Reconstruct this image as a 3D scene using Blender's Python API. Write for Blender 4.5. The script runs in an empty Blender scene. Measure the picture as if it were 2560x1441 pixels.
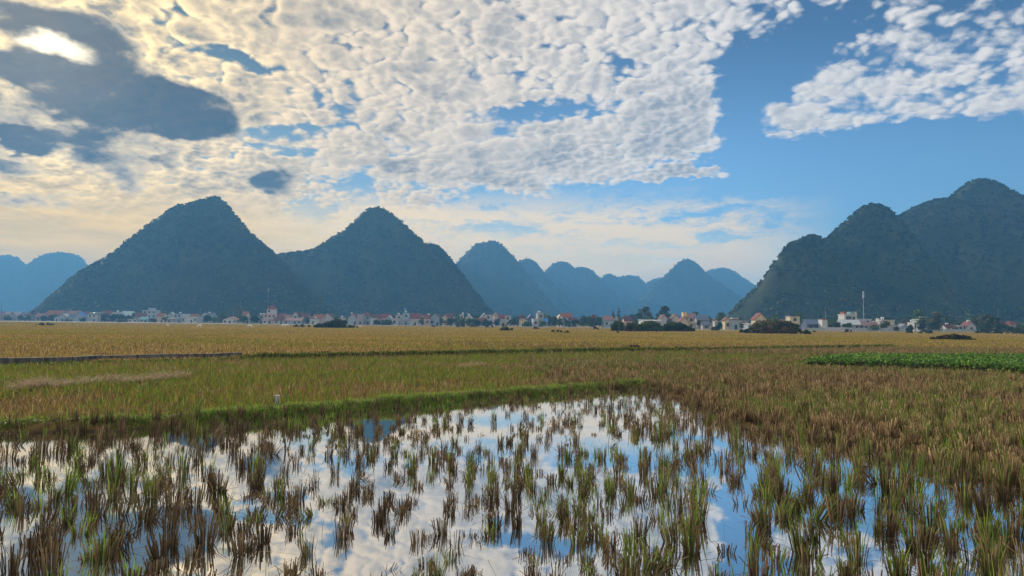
import bpy, math, random
import numpy as np
from mathutils import Matrix, Vector
R = math.radians
S = bpy.context.scene
COL = S.collection
rng = np.random.default_rng(7)
random.seed(7)

# ---------------------------------------------------------------- camera
F = 1742.0                       # focal length in photo pixels (2560 wide)
EYE = Vector((0.0, 0.0, 1.75))
CAMROT = Matrix.Rotation(R(90 + 2.94), 4, 'X') @ Matrix.Rotation(R(0.545), 4, 'Z')
cd = bpy.data.cameras.new('camera')
cam = bpy.data.objects.new('camera', cd)
COL.objects.link(cam)
cam.matrix_world = Matrix.Translation(EYE) @ CAMROT
cd.sensor_fit = 'HORIZONTAL'; cd.sensor_width = 36.0; cd.lens = F / 2560 * 36
cd.clip_start = 0.1; cd.clip_end = 20000
S.camera = cam

def pixdir(px, py):
    return (CAMROT.to_3x3() @ Vector(((px - 1280) / F, -(py - 720.5) / F, -1))).normalized()
def ground(px, py, z=0.0):       # where the ray of a photo pixel meets the level z
    d = pixdir(px, py); t = (z - EYE.z) / d.z
    return EYE + d * t
def at(px, py, Y):               # point of a pixel's ray at depth Y
    d = pixdir(px, py)
    return EYE + d * (Y / d.y)
_Ci = CAMROT.to_3x3().inverted()
def topix(x, y, z):
    v = _Ci @ (Vector((x, y, z)) - EYE)
    return 1280 + F * v.x / -v.z, 720.5 - F * v.y / -v.z
_Cn = np.array([list(r) for r in _Ci])
def topix_np(P):
    v = (P - np.array(EYE)) @ _Cn.T
    return 1280 + F * v[:, 0] / -v[:, 2], 720.5 - F * v[:, 1] / -v[:, 2]

def srgb(r, g, b):
    f = lambda c: (c / 255 / 12.92) if c / 255 <= 0.04045 else ((c / 255 + 0.055) / 1.055) ** 2.4
    return (f(r), f(g), f(b), 1.0)

# ---------------------------------------------------------------- node helper: sockets with arithmetic
class NT:
    def __init__(s, tree): s.t = tree
    def node(s, typ, **kw):
        n = s.t.nodes.new(typ)
        for k, v in kw.items(): setattr(n, k, v)
        return n
    def put(s, sock, v):
        if isinstance(v, X): s.t.links.new(v.s, sock)
        elif isinstance(v, bpy.types.NodeSocket): s.t.links.new(v, sock)
        else: sock.default_value = v
    def m(s, op, *a, clamp=False):
        n = s.node('ShaderNodeMath', operation=op, use_clamp=clamp)
        for i, v in enumerate(a): s.put(n.inputs[i], v)
        return X(s, n.outputs[0])
    def v(s, op, *a, out=0):
        n = s.node('ShaderNodeVectorMath', operation=op)
        for i, v in enumerate(a):
            if op == 'SCALE' and i == 1: s.put(n.inputs['Scale'], v)
            else: s.put(n.inputs[i], v)
        return X(s, n.outputs['Value' if op in ('LENGTH', 'DOT_PRODUCT', 'DISTANCE') else 'Vector'])
    def xyz(s, x, y, z=0.0):
        n = s.node('ShaderNodeCombineXYZ')
        for i, v in enumerate((x, y, z)): s.put(n.inputs[i], v)
        return X(s, n.outputs[0])
    def sep(s, v):
        n = s.node('ShaderNodeSeparateXYZ'); s.put(n.inputs[0], v)
        return [X(s, o) for o in n.outputs]
    def ramp(s, v, a, b, c=0.0, d=1.0, smooth=True):
        n = s.node('ShaderNodeMapRange', interpolation_type='SMOOTHSTEP' if smooth else 'LINEAR')
        for i, q in enumerate((v, a, b, c, d)): s.put(n.inputs[i], q)
        return X(s, n.outputs[0])
    def mix(s, f, a, b, typ='MIX'):
        n = s.node('ShaderNodeMix', data_type='RGBA', blend_type=typ)
        for k, q in ((0, f), (6, a), (7, b)):
            if isinstance(q, tuple) and len(q) == 3: q = q + (1.0,)
            s.put(n.inputs[k], q)
        return X(s, n.outputs[2])
    def noise(s, vec, scale, detail=4.0, rough=0.5, dist=0.0, lac=2.0, color=False, typ='FBM'):
        n = s.node('ShaderNodeTexNoise', noise_dimensions='3D', noise_type=typ)
        s.put(n.inputs['Vector'], vec)
        for k, q in (('Scale', scale), ('Detail', detail), ('Roughness', rough), ('Distortion', dist), ('Lacunarity', lac)): s.put(n.inputs[k], q)
        return X(s, n.outputs['Color' if color else 'Fac'])
    def voro(s, vec, scale, feature='F1', smooth=0.5, rand=1.0, detail=0.0, rough=0.5, out='Distance'):
        n = s.node('ShaderNodeTexVoronoi', voronoi_dimensions='2D', feature=feature)
        s.put(n.inputs['Vector'], vec); s.put(n.inputs['Scale'], scale)
        if 'Smoothness' in n.inputs and feature == 'SMOOTH_F1': s.put(n.inputs['Smoothness'], smooth)
        s.put(n.inputs['Randomness'], rand); s.put(n.inputs['Detail'], detail); s.put(n.inputs['Roughness'], rough)
        return X(s, n.outputs[out])
class X:
    def __init__(s, nt, sock): s.nt = nt; s.s = sock
    def __add__(s, o): return s.nt.m('ADD', s, o)
    __radd__ = __add__
    def __sub__(s, o): return s.nt.m('SUBTRACT', s, o)
    def __rsub__(s, o): return s.nt.m('SUBTRACT', o, s)
    def __mul__(s, o): return s.nt.m('MULTIPLY', s, o)
    __rmul__ = __mul__
    def __truediv__(s, o): return s.nt.m('DIVIDE', s, o)
    def __rtruediv__(s, o): return s.nt.m('DIVIDE', o, s)
    def clamp(s): return s.nt.m('ADD', s, 0.0, clamp=True)
# ---------------------------------------------------------------- sky: Nishita + procedural cloud decks in direction space
SUNDIR = pixdir(85, 105)
SUN_EL = math.asin(SUNDIR.z); SUN_AZ = math.atan2(SUNDIR.x, SUNDIR.y)
def azel(px, py):
    d = pixdir(px, py)
    return math.atan2(d.x, d.y), math.asin(d.z)

EXPOSURE = 0.45
def build_world():
    W = bpy.data.worlds.new("World"); S.world = W; W.use_nodes = True
    nt = W.node_tree; nt.nodes.clear(); n = NT(nt)
    out = n.node('ShaderNodeOutputWorld'); bg = n.node('ShaderNodeBackground')
    nt.links.new(bg.outputs[0], out.inputs[0])
    sky = n.node('ShaderNodeTexSky', sky_type='NISHITA', sun_disc=False)
    sky.sun_elevation = SUN_EL; sky.sun_rotation = SUN_AZ
    sky.air_density = 1.0; sky.dust_density = 0.8; sky.ozone_density = 1.6
    STR = 0.12
    bg.inputs[1].default_value = STR
    EX = 2 ** EXPOSURE
    K = 1 / STR / EX                                       # cloud radiances below are written as seen, then divided by the strength
    tc = n.node('ShaderNodeTexCoord')
    d = X(n, tc.outputs['Generated'])
    dx, dy, dz = n.sep(d)
    el = n.m('ARCSINE', dz); az = n.m('ARCTAN2', dx, dy)
    zc = n.m('MAXIMUM', dz, 0.0)
    inv = 1.0 / (zc + 0.34)
    P = n.xyz(dx * inv, dy * inv, 0.37)               # cloud-deck coordinates
    # gentle warp of the direction so that cloud banks get ragged borders
    wn = n.noise(P, 3.0, 3, 0.55, color=True)
    w1, w2, _ = n.sep(wn)
    wn2 = n.noise(P, 11.0, 3, 0.6, color=True)
    v1, v2, _ = n.sep(wn2)
    A = az + (w1 - 0.5) * 0.10 + (v1 - 0.5) * 0.045
    E = el + (w2 - 0.5) * 0.05 + (v2 - 0.5) * 0.03
    AE = n.xyz(A, E, 0.0)
    def blobs(lst, start):
        acc = start
        for (px, py, rx, ry, rot, w) in lst:
            a, e = azel(px, py)
            mp = n.node('ShaderNodeMapping', vector_type='TEXTURE')
            n.put(mp.inputs[0], AE)
            mp.inputs['Location'].default_value = (a, e, 0)
            mp.inputs['Rotation'].default_value = (0, 0, R(rot))
            mp.inputs['Scale'].default_value = (rx / 1742, ry / 1742, 1)
            r = n.v('LENGTH', X(n, mp.outputs[0]))
            f = n.ramp(r, 0.35, 1.45, w, 0.0)
            acc = f if acc is None else acc + f
        return acc
    # --- where the altocumulus sheet is thick (+) and where it is open (-)
    cov = blobs([
        # open blue
        (1880, 300, 85, 200, -8, -.75), (2010, 110, 75, 60, 30, -.45), (2080, 420, 520, 85, 0, -.8), (1830, 490, 620, 45, 0, -.75),
        (2290, 480, 420, 150, 0, -.8), (1350, 285, 190, 30, 6, -.62), (570, 135, 150, 20, -8, -.62), (650, 322, 160, 22, 2, -.62),
        (690, 372, 110, 14, 0, -.55), (820, 250, 70, 30, -30, -.4), (900, 475, 110, 50, 0, -.6), (1130, 480, 130, 30, 0, -.5),
        (1560, 560, 700, 60, 0, -.7), (1530, 165, 60, 25, -20, -.4), (1000, 375, 40, 25, 0, -.35), (680, 30, 20, 30, 0, -.3),
        (2120, 40, 60, 26, 25, -.5), (790, 530, 60, 22, 0, -.5), (1500, 690, 900, 90, 0, -.7), (1960, 190, 40, 40, 0, -.3),
        # thinner broken cells of the right hand field
        (2250, 150, 380, 260, 0, -.47), (2420, 330, 160, 40, 0, .12), (2130, 220, 160, 60, 10, .28), (2260, 100, 260, 70, 15, .1), (1960, 300, 60, 45, 0, .5),
        (2180, 315, 230, 30, 0, .62), (2480, 270, 130, 40, 8, .3), (2400, 180, 140, 40, 12, .3),
        # the tongue reaching right
        (1500, 400, 320, 40, 4, .3), (1680, 290, 150, 60, 15, .55), (1720, 428, 130, 14, 0, .95), (1130, 440, 260, 30, 0, .3), (1250, 470, 130, 18, -8, .35), (1060, 490, 160, 22, 6, .30),
        (300, 450, 600, 160, 0, .12),
    ], n.m('ADD', 0.45, 0.0))
    # --- cells
    Pw = n.v('ADD', P, n.v('SCALE', n.v('SUBTRACT', n.noise(P, 12.0, 4, 0.55, color=True), (0.5, 0.5, 0.5)), 0.05))
    sd = SUNDIR
    sun2 = (sd.x / (sd.z + .34), sd.y / (sd.z + .34))
    SP = n.xyz(sun2[0], sun2[1], 0.37)
    toward = n.v('NORMALIZE', n.v('SUBTRACT', SP, P))
    big = n.noise(n.v('ADD', P, (5.0, 2.0, 0)), 2.6, 4, 0.55)
    csz = n.ramp(big, 0.42, 0.72)                     # patches of coarse and of fine cells
    def height(Q):
        def dome(sc, off, sm):
            v = n.voro(n.v('ADD', Q, off), sc, 'SMOOTH_F1', sm, 1.0)
            return 1.0 - v * v * 2.4
        f = n.noise(Q, 12.0, 11, 0.68)
        coarse = dome(12.0, (0, 0, 0), .4) * 0.34 + dome(27.0, (3.1, 7.7, 0), .4) * 0.22
        fine = dome(24.0, (9, 4, 0), .4) * 0.31 + dome(52.0, (1.7, 2.9, 0), .4) * 0.21
        return fine + (coarse - fine) * csz + (f - 0.5) * 1.30 + 0.09
    h0 = height(Pw)
    h1 = height(n.v('ADD', Pw, n.v('SCALE', toward, 0.012)))
    cov = cov + (n.noise(P, 4.2, 6, 0.62) - 0.5) * 0.62
    dens = cov + h0 - 0.38
    alpha = n.ramp(dens, -0.16, 0.34)
    thick = n.ramp(dens, 0.08, 0.80)
    relief = n.ramp(h0 - h1, -0.20, 0.20, smooth=False)
    # --- closeness to the sun
    cosg = n.v('DOT_PRODUCT', d, tuple(sd))
    ang = n.m('ARCCOSINE', n.m('MINIMUM', cosg, 0.99999))
    near = n.ramp(ang, 0.0, 1.0, 1.0, 0.0)           # 1 beside the sun
    near2 = n.ramp(ang, 0.0, 0.38, 1.0, 0.0)
    low = n.ramp(el, 0.04, 0.26, 1.0, 0.0)
    warm = n.m('MULTIPLY', near, 0.55 + low * 0.45, clamp=True)
    # --- clear sky
    nish = X(n, sky.outputs[0])
    clear = n.v('SCALE', n.v('MULTIPLY', nish, (0.56 / EX, 0.90 / EX, 1.20 / EX)), n.ramp(ang, 0.1, 0.95, 0.24, 1.0) * n.ramp(el, 0.19, 0.42, 1.0, 0.58))
    # --- sheet colour
    lit = n.mix(warm, (.90, .86, .82), (1.5, .96, .31))
    lit = n.mix(near2 * 0.9, lit, (2.3, 1.65, .70))
    shad = n.mix(near, (.32, .37, .45), (.36, .32, .26))
    belly = n.ramp(n.noise(P, 6.0, 4, 0.55), 0.40, 0.64)
    lum = (0.84 + (relief - 0.5) * 0.60 - thick * n.ramp(ang, 0.15, 1.2, 0.40, 0.26) - belly * thick * n.ramp(ang, 0.2, 1.1, 0.40, 0.26)).clamp()
    sheet = n.mix(lum, shad, lit)
    col = n.mix(alpha, clear, n.v('SCALE', sheet, K))
    # gold streaked deck low on the sun's side
    gn = n.noise(n.xyz(az * 9.0, el * 60.0, 2.0), 1.0, 7, 0.6, 0.3)
    gcol = n.mix(n.ramp(gn, 0.35, 0.62), (.52, .46, .36), (1.65, 1.06, .38))
    ga = n.ramp(el, 0.17, 0.08) * n.ramp(az, -0.12, -0.42) * 0.9
    col = n.mix(ga, col, n.v('SCALE', gcol, K))
    # --- horizon glow (the air's own brightness far out)
    side = n.ramp(az, -0.55, 0.05); side2 = n.ramp(az, 0.0, 0.42)
    glow = n.mix(side2, n.mix(side, (1.5, .85, .03), (1.62, 1.12, .36)), (1.15, 1.08, .80))
    top = 0.215 - side * 0.045 - side2 * 0.035
    gl = n.ramp((top - el) / (top - 0.06), 0.0, 1.0)
    col = n.mix(gl * 0.92, col, n.v('SCALE', n.v('SCALE', glow, 1.0 + (gn - 0.5) * 0.5), K))
    # --- thin high streaks over the middle of the horizon
    st = n.xyz(az * 5.0, el * 42.0, 0.0)
    stw = n.v('ADD', st, n.v('SCALE', n.v('SUBTRACT', n.noise(P, 5.0, 4, 0.6, color=True), (.5, .5, .5)), 2.2))
    sn = n.noise(stw, 1.0, 7, 0.6)
    band = n.ramp(el, 0.02, 0.09) * n.ramp(el, 0.145, 0.20, 1.0, 0.0)
    aB = n.ramp(az, -0.6, -0.1) * n.ramp(az, 0.28, 0.46, 1.0, 0.0)
    sa = n.ramp(sn, 0.34, 0.57) * band * aB * 0.9
    scol = n.mix(warm, (1.28, .96, .58), (1.5, 1.0, .38))
    col = n.mix(sa, col, n.v('SCALE', scol, K))
    # --- dark low cumulus
    dk = blobs([
        (310, 235, 235, 78, -10, 1.15), (120, 190, 140, 34, -4, .8), (470, 265, 110, 55, 0, .75), (330, 285, 160, 45, 0, .4), (220, 75, 105, 45, -8, .95), (15, 35, 80, 50, 0, .9), (95, 345, 40, 24, -20, .6),
        (275, 375, 110, 42, -12, .72), (300, 448, 95, 26, -8, .55), (100, 350, 50, 25, 0, .4), (715, 450, 70, 55, -35, .8), (640, 430, 60, 24, -10, .35), (430, 400, 40, 28, -35, .5),
        (40, 405, 90, 20, -5, .5), (190, 175, 60, 40, 0, .4), (600, 190, 120, 22, -4, .45), (500, 60, 200, 40, -10, .25), (760, 110, 200, 30, -15, .2),
        (60, 475, 120, 14, 0, .4), (320, 520, 200, 14, 0, .3), (-250, 230, 260, 120, 0, .8), (-150, 500, 200, 60, 0, .4),
    ], None)
    dk = n.m('MINIMUM', dk, 0.95)
    dn = n.noise(P, 11.0, 9, 0.62)
    dd = dk + (dn - 0.5) * 1.25 + (n.noise(P, 26.0, 5, 0.6) - 0.5) * 0.4
    da = n.ramp(dd, 0.36, 0.88)
    rim = da * (1.0 - da) * n.ramp(ang, 0.1, 0.6, 1.6, 0.0)
    col = n.mix(rim.clamp(), col, n.v('SCALE', (1.45, 1.15, .70), K))
    dcore = n.ramp(dd, 0.5, 0.95)
    dcol = n.mix(dcore, (.36, .32, .27), (.055, .075, .102))
    dcol = n.mix(n.ramp(n.noise(P, 16.0, 5, 0.5), 0.35, 0.7) * 0.5, dcol, (.085, .11, .145))
    col = n.mix(da * 0.97, col, n.v('SCALE', dcol, K))
    # --- the veiled sun breaking through
    sx, sy = azel(95, 108)
    gap = n.m('SUBTRACT', 1.0, n.v('LENGTH', n.xyz((A - sx) / 0.052, (E - sy) / 0.0145, 0.0)))
    ga2 = n.ramp(gap + (dn - 0.5) * 1.6, -0.15, 0.6)
    col = n.mix(ga2, col, n.v('SCALE', (2.3, 1.95, 1.3), K))
    halo = n.ramp(ang, 0.0, 0.16, 0.12, 0.0)
    col = n.mix(halo, col, n.v('SCALE', (1.3, 1.05, .66), K))
    # ground half
    col = n.mix(n.ramp(el, -0.03, 0.0, 1.0, 0.0), col, n.v('SCALE', (.30, .30, .24), K))
    n.put(bg.inputs[0], col)
    W.cycles.sampling_method = 'MANUAL'; W.cycles.sample_map_resolution = 512
build_world()
# ---------------------------------------------------------------- materials
def mat(name, col=None, rough=0.85, spec=0.3, build=None):
    m = bpy.data.materials.new(name); m.use_nodes = True
    nt = m.node_tree; b = nt.nodes['Principled BSDF']
    b.inputs['Roughness'].default_value = rough; b.inputs['Specular IOR Level'].default_value = spec
    n = NT(nt)
    if build: build(n, b)
    elif col is not None:
        tc = n.node('ShaderNodeTexCoord')
        f = n.noise(X(n, tc.outputs['Object']), 1.7, 5, 0.6)
        c = n.mix(n.ramp(f, .3, .7), tuple(q * .82 for q in col[:3]), tuple(min(1, q * 1.12) for q in col[:3]))
        n.put(b.inputs['Base Color'], c)
    return m
def plant_mat(name, trans=0.35, rough=0.7, spec=0.25):
    """leaf / straw: colour from the mesh's own per-blade tint, partly translucent"""
    m = bpy.data.materials.new(name); m.use_nodes = True
    n = NT(m.node_tree); b = m.node_tree.nodes['Principled BSDF']; o = m.node_tree.nodes['Material Output']
    at_ = n.node('ShaderNodeAttribute', attribute_name='tint')
    b.inputs['Roughness'].default_value = rough; b.inputs['Specular IOR Level'].default_value = spec
    n.put(b.inputs['Base Color'], at_.outputs['Color'])
    if trans > 0:
        t = n.node('ShaderNodeBsdfTranslucent'); n.put(t.inputs[0], at_.outputs['Color'])
        mx = n.node('ShaderNodeMixShader'); mx.inputs[0].default_value = trans
        n.put(mx.inputs[1], b.outputs[0]); n.put(mx.inputs[2], t.outputs[0]); n.put(o.inputs[0], mx.outputs[0])
    return m

# ---------------------------------------------------------------- fast mesh building
def mesh_np(name, V, faces, m=None, tint=None, smooth=False):
    """V (n,3); faces: list of int arrays (k,3) / (k,4); tint (n,3)"""
    me = bpy.data.meshes.new(name)
    V = np.asarray(V, np.float32)
    me.vertices.add(len(V)); me.vertices.foreach_set('co', V.ravel())
    loops = np.concatenate([f.ravel() for f in faces]).astype(np.int32)
    tot = np.concatenate([np.full(len(f), f.shape[1], np.int32) for f in faces])
    st = np.concatenate([[0], np.cumsum(tot)[:-1]]).astype(np.int32)
    me.loops.add(len(loops)); me.loops.foreach_set('vertex_index', loops)
    me.polygons.add(len(tot)); me.polygons.foreach_set('loop_start', st)
    try: me.polygons.foreach_set('loop_total', tot)
    except Exception: pass
    if smooth: me.polygons.foreach_set('use_smooth', np.ones(len(tot), bool))
    if tint is not None:
        a = me.color_attributes.new('tint', 'FLOAT_COLOR', 'POINT')
        c = np.ones((len(V), 4), np.float32); c[:, :3] = tint
        a.data.foreach_set('color', c.ravel())
    me.update(calc_edges=True); me.validate()
    if m: me.materials.append(m)
    return me
def link(name, me, parent=None, loc=None):
    o = bpy.data.objects.new(name, me); COL.objects.link(o)
    if parent: o.parent = parent
    if loc is not None: o.location = loc
    return o
def tag(o, label=None, cat=None, group=None, kind=None):
    for k, v in (('label', label), ('category', cat), ('group', group), ('kind', kind)):
        if v: o[k] = v
    return o
def empty(name, loc, rz=0.0):
    o = bpy.data.objects.new(name, None); COL.objects.link(o)
    o.location = loc; o.rotation_euler = (0, 0, rz); o.empty_display_size = .2
    return o

def vnoise(x, y, s, seed=0, oct_=4, rough=.5):
    """value noise, numpy"""
    out = np.zeros_like(x, float); amp = 1.0; tot = 0
    for k in range(oct_):
        u = x / s * 2 ** k + seed * 17.13 + k * 31.7; v = y / s * 2 ** k + seed * 5.71 - k * 11.3
        iu = np.floor(u).astype(np.int64); iv = np.floor(v).astype(np.int64); fu = u - iu; fv = v - iv
        fu = fu * fu * (3 - 2 * fu); fv = fv * fv * (3 - 2 * fv)
        def hsh(a, b):
            h = (a * 374761393 + b * 668265263 + seed * 974711) & 0x7fffffff
            h = ((h ^ (h >> 13)) * 1274126177) & 0x7fffffff
            return ((h ^ (h >> 16)) & 0xffff) / 65535.0
        q = (hsh(iu, iv) * (1 - fu) + hsh(iu + 1, iv) * fu) * (1 - fv) + (hsh(iu, iv + 1) * (1 - fu) + hsh(iu + 1, iv + 1) * fu) * fv
        out += amp * q; tot += amp; amp *= rough
    return out / tot
def sstep(a, b, x):
    t = np.clip((x - a) / (b - a), 0, 1); return t * t * (3 - 2 * t)
def line_pts(pix, z=0.05):
    return np.array([list(ground(px, py, z))[:2] for px, py in pix])
def dist_line(x, y, L):
    d = np.full(x.shape, 1e9)
    for (ax, ay), (bx, by) in zip(L[:-1], L[1:]):
        ux, uy = bx - ax, by - ay; l2 = ux * ux + uy * uy
        t = np.clip(((x - ax) * ux + (y - ay) * uy) / l2, 0, 1)
        d = np.minimum(d, np.hypot(x - ax - t * ux, y - ay - t * uy))
    return d
def inside(x, y, poly):
    c = np.zeros(x.shape, bool); n = len(poly)
    for i in range(n):
        (ax, ay), (bx, by) = poly[i], poly[i - 1]
        hit = ((ay > y) != (by > y))
        with np.errstate(divide='ignore', invalid='ignore'):
            xx = (bx - ax) * (y - ay) / (by - ay) + ax
        c ^= hit & (x < xx)
    return c

# ---------------------------------------------------------------- lay of the paddies
BUND = line_pts([(-500, 1120), (-200, 1085), (0, 1064), (320, 1056), (640, 1036), (900, 1014), (1100, 997), (1280, 984), (1440, 971), (1600, 958)], .1)
POND = np.vstack([BUND, line_pts([(1700, 985), (1800, 1040), (1950, 1085), (2150, 1125), (2400, 1180), (2700, 1260), (3300, 1400)], 0), [[14, 2.0], [14, -6], [-14, -6], [-14, 8]]])
DYKE = line_pts([(-900, 940), (-300, 922), (0, 913), (300, 904), (600, 897), (900, 891), (1280, 883), (1500, 879), (1620, 877), (1800, 876), (2000, 872), (2230, 868)], .15)
WALL = line_pts([(-260, 921), (0, 911), (180, 907), (240, 903), (330, 901), (420, 898), (500, 897), (596, 893.5)], .12)
WALL = WALL + np.array([0, .35])
CROP = line_pts([(1995, 917), (2080, 907), (2300, 905), (2800, 906), (2900, 962), (2560, 943), (2400, 933), (2200, 926), (2060, 921)], .12)
def pond_sd(x, y):
    d = dist_line(x, y, np.vstack([POND, POND[:1]]))
    return np.where(inside(x, y, POND), d, -d)
def ground_z(x, y):
    sd = pond_sd(x, y)
    right = sstep(0.5, 6.5, x - 0.02 * y)                            # the wet right hand side is shallower and patchier
    nz = vnoise(x, y, 1.6, 3, 4) - .5; nf = vnoise(x, y, .35, 5, 3) - .5
    inn = sstep(-.25, .55, sd + nz * (0.5 + 1.6 * right))
    deep = -0.09 * (1 - right) + (-0.034 + nz * 0.08) * right
    z = (0.07 + nf * .03) * (1 - inn) + (deep + nf * 0.025) * inn
    wet = sstep(-6.0, -.3, sd) * sstep(1.5, 6, x) * (1 - inn)            # soggy strip behind the pond on the right
    z -= wet * 0.035
    b = np.exp(-(dist_line(x, y, BUND[1:]) / .42) ** 2); z = z + b * (0.09 + nf * .07)
    k = np.exp(-(dist_line(x, y, DYKE) / .45) ** 2); z = z + k * (0.05 + .19 * sstep(WALL[-1][0] - .5, WALL[-1][0] + 2, x) + nf * .10)
    cr = np.where(inside(x, y, CROP), sstep(0, .25, dist_line(x, y, np.vstack([CROP, CROP[:1]]))), 0); z = z + cr * .24
    e = np.minimum(np.minimum(x + 36, 46 - x), np.minimum(y + 8, 90 - y))
    return 0.06 + (z - 0.06) * sstep(0, 4, e)

def ground_nodes(n, b):
    tc = n.node('ShaderNodeTexCoord'); o = X(n, tc.outputs['Object'])
    ox, oy, oz = n.sep(o)
    big = n.noise(o, .06, 4, .55); mid = n.noise(n.xyz(ox * .12, oy * .5, 0.0), 1.0, 5, .6); fine = n.noise(o, 7.0, 6, .65)
    straw = n.mix(n.ramp(fine, .3, .75), (.18, .105, .025), (.43, .28, .06))
    olive = n.mix(n.ramp(fine, .3, .75), (.085, .085, .02), (.22, .19, .05))
    c = n.mix(n.ramp(mid * .55 + big * .45, .42, .58), straw, olive)
    far = n.ramp(oy, 90.0, 260.0)
    c = n.mix(far * .75, c, n.mix(n.ramp(mid, .4, .6), (.45, .28, .07), (.40, .28, .055)))
    strip = n.noise(n.xyz(ox * .006, oy * .06, 4.0), 1.0, 4, .6)
    c = n.mix(n.ramp(strip, .52, .62) * n.ramp(oy, 70.0, 120.0) * .55, c, (.22, .20, .05))
    c = n.mix(n.ramp(oy, 75.0, 35.0) * .75, c, n.mix(fine, (.05, .036, .018), (.16, .115, .05)))
    mud = n.mix(fine, (.035, .026, .016), (.11, .078, .045))
    c = n.mix(n.ramp(oz, .05, .015), c, mud)
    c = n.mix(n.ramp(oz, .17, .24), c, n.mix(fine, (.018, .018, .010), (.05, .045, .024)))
    n.put(b.inputs['Base Color'], c)
    n.put(b.inputs['Roughness'], n.ramp(oz, .0, .04, .35, .95))
    bp = n.node('ShaderNodeBump'); n.put(bp.inputs['Height'], fine); bp.inputs['Strength'].default_value = .6; bp.inputs['Distance'].default_value = .05
    n.put(b.inputs['Normal'], bp.outputs[0])
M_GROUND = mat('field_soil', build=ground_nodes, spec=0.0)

def grid_mesh(name, xs, ys, fz, m, smooth=True):
    gx, gy = np.meshgrid(xs, ys); V = np.stack([gx.ravel(), gy.ravel(), fz(gx.ravel(), gy.ravel())], 1)
    nx, ny = len(xs), len(ys); i = np.arange((nx - 1) * (ny - 1)); r = i // (nx - 1); c = i % (nx - 1); a = r * nx + c
    return mesh_np(name, V, [np.stack([a, a + 1, a + nx + 1, a + nx], 1)], m, smooth=smooth)

def build_ground():
    flat = lambda x, y: np.full(x.shape, .06)
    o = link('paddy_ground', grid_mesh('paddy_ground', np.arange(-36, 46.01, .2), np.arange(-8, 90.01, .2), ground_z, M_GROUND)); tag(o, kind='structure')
    xs = [-2600, -36, 46, 2600]; ys = [-120, -8, 90, 3000]
    V = []; Fq = []
    for i in range(3):
        for j in range(3):
            if i == 1 and j == 1: continue
            k = len(V); V += [(xs[i], ys[j], .06), (xs[i + 1], ys[j], .06), (xs[i + 1], ys[j + 1], .06), (xs[i], ys[j + 1], .06)]
            Fq.append((k, k + 1, k + 2, k + 3))
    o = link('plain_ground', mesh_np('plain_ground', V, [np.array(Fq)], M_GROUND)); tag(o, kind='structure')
    def wn(n, b):
        o_ = n.t.nodes['Material Output']
        tc = n.node('ShaderNodeTexCoord'); p = X(n, tc.outputs['Object'])
        b.inputs['Base Color'].default_value = (.035, .03, .022, 1); b.inputs['Roughness'].default_value = .9; b.inputs['Specular IOR Level'].default_value = 0
        g = n.node('ShaderNodeBsdfGlossy'); g.inputs['Roughness'].default_value = .02
        g.inputs['Color'].default_value = (1, 1, 1, 1)
        h = n.noise(p, 2.2, 3, .5) + n.ramp(n.noise(p, .5, 2, .5), .5, .7) * n.noise(p, 16.0, 2, .5) * .25
        bp = n.node('ShaderNodeBump'); n.put(bp.inputs['Height'], h); bp.inputs['Strength'].default_value = .05; bp.inputs['Distance'].default_value = .004
        n.put(g.inputs['Normal'], bp.outputs[0])
        fr = n.node('ShaderNodeFresnel'); fr.inputs[0].default_value = 1.9
        f = n.m('ADD', X(n, fr.outputs[0]) * .45, .64, clamp=True)
        mx = n.node('ShaderNodeMixShader'); n.put(mx.inputs[0], f); n.put(mx.inputs[1], b.outputs[0]); n.put(mx.inputs[2], g.outputs[0])
        n.put(o_.inputs[0], mx.outputs[0])
    o = link('paddy_water', mesh_np('paddy_water', [(-20, -7, 0), (26, -7, 0), (26, 25, 0), (-20, 25, 0)], [np.array([[0, 1, 2, 3]])], mat('still_water', build=wn)))
    tag(o, kind='structure')
build_ground()

# ---------------------------------------------------------------- karst hills
def prof(apex, side, D, yh_off=0):
    ax, ay = apex
    def wz(px, py): p = at(px, py, D); return p.x, p.z
    x0, z0 = wz(ax, ay); pts = [(0, z0)]
    for px, py in side:
        x, z = wz(px, py); pts.append((abs(x - x0), z))
    pts.sort()
    r, h = zip(*pts); r = list(r); h = list(h)
    if h[-1] > 0:                                    # run out to the plain
        sl = max((h[-2] - h[-1]) / max(r[-1] - r[-2], 1), 1.5); r.append(r[-1] + (h[-1] + 4) / sl); h.append(-4)
    return np.array(r), np.array(h)
class Peak:
    def __init__(s, D, apex, L, Rr, k=.62):
        p = at(*apex, D); s.x, s.y = p.x, D; s.k = k
        s.L = prof(apex, L, D); s.R = prof(apex, Rr, D); s.rad = max(s.L[0][-1], s.R[0][-1])
    def __call__(s, x, y):
        dx, dy = x - s.x, (y - s.y) / s.k; r = np.hypot(dx, dy) + 1e-6
        t = np.abs((1 + dx / r) / 2); w = t * t * (3 - 2 * t)
        return np.interp(r, *s.L, right=-6) * (1 - w) + np.interp(r, *s.R, right=-6) * w
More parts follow.
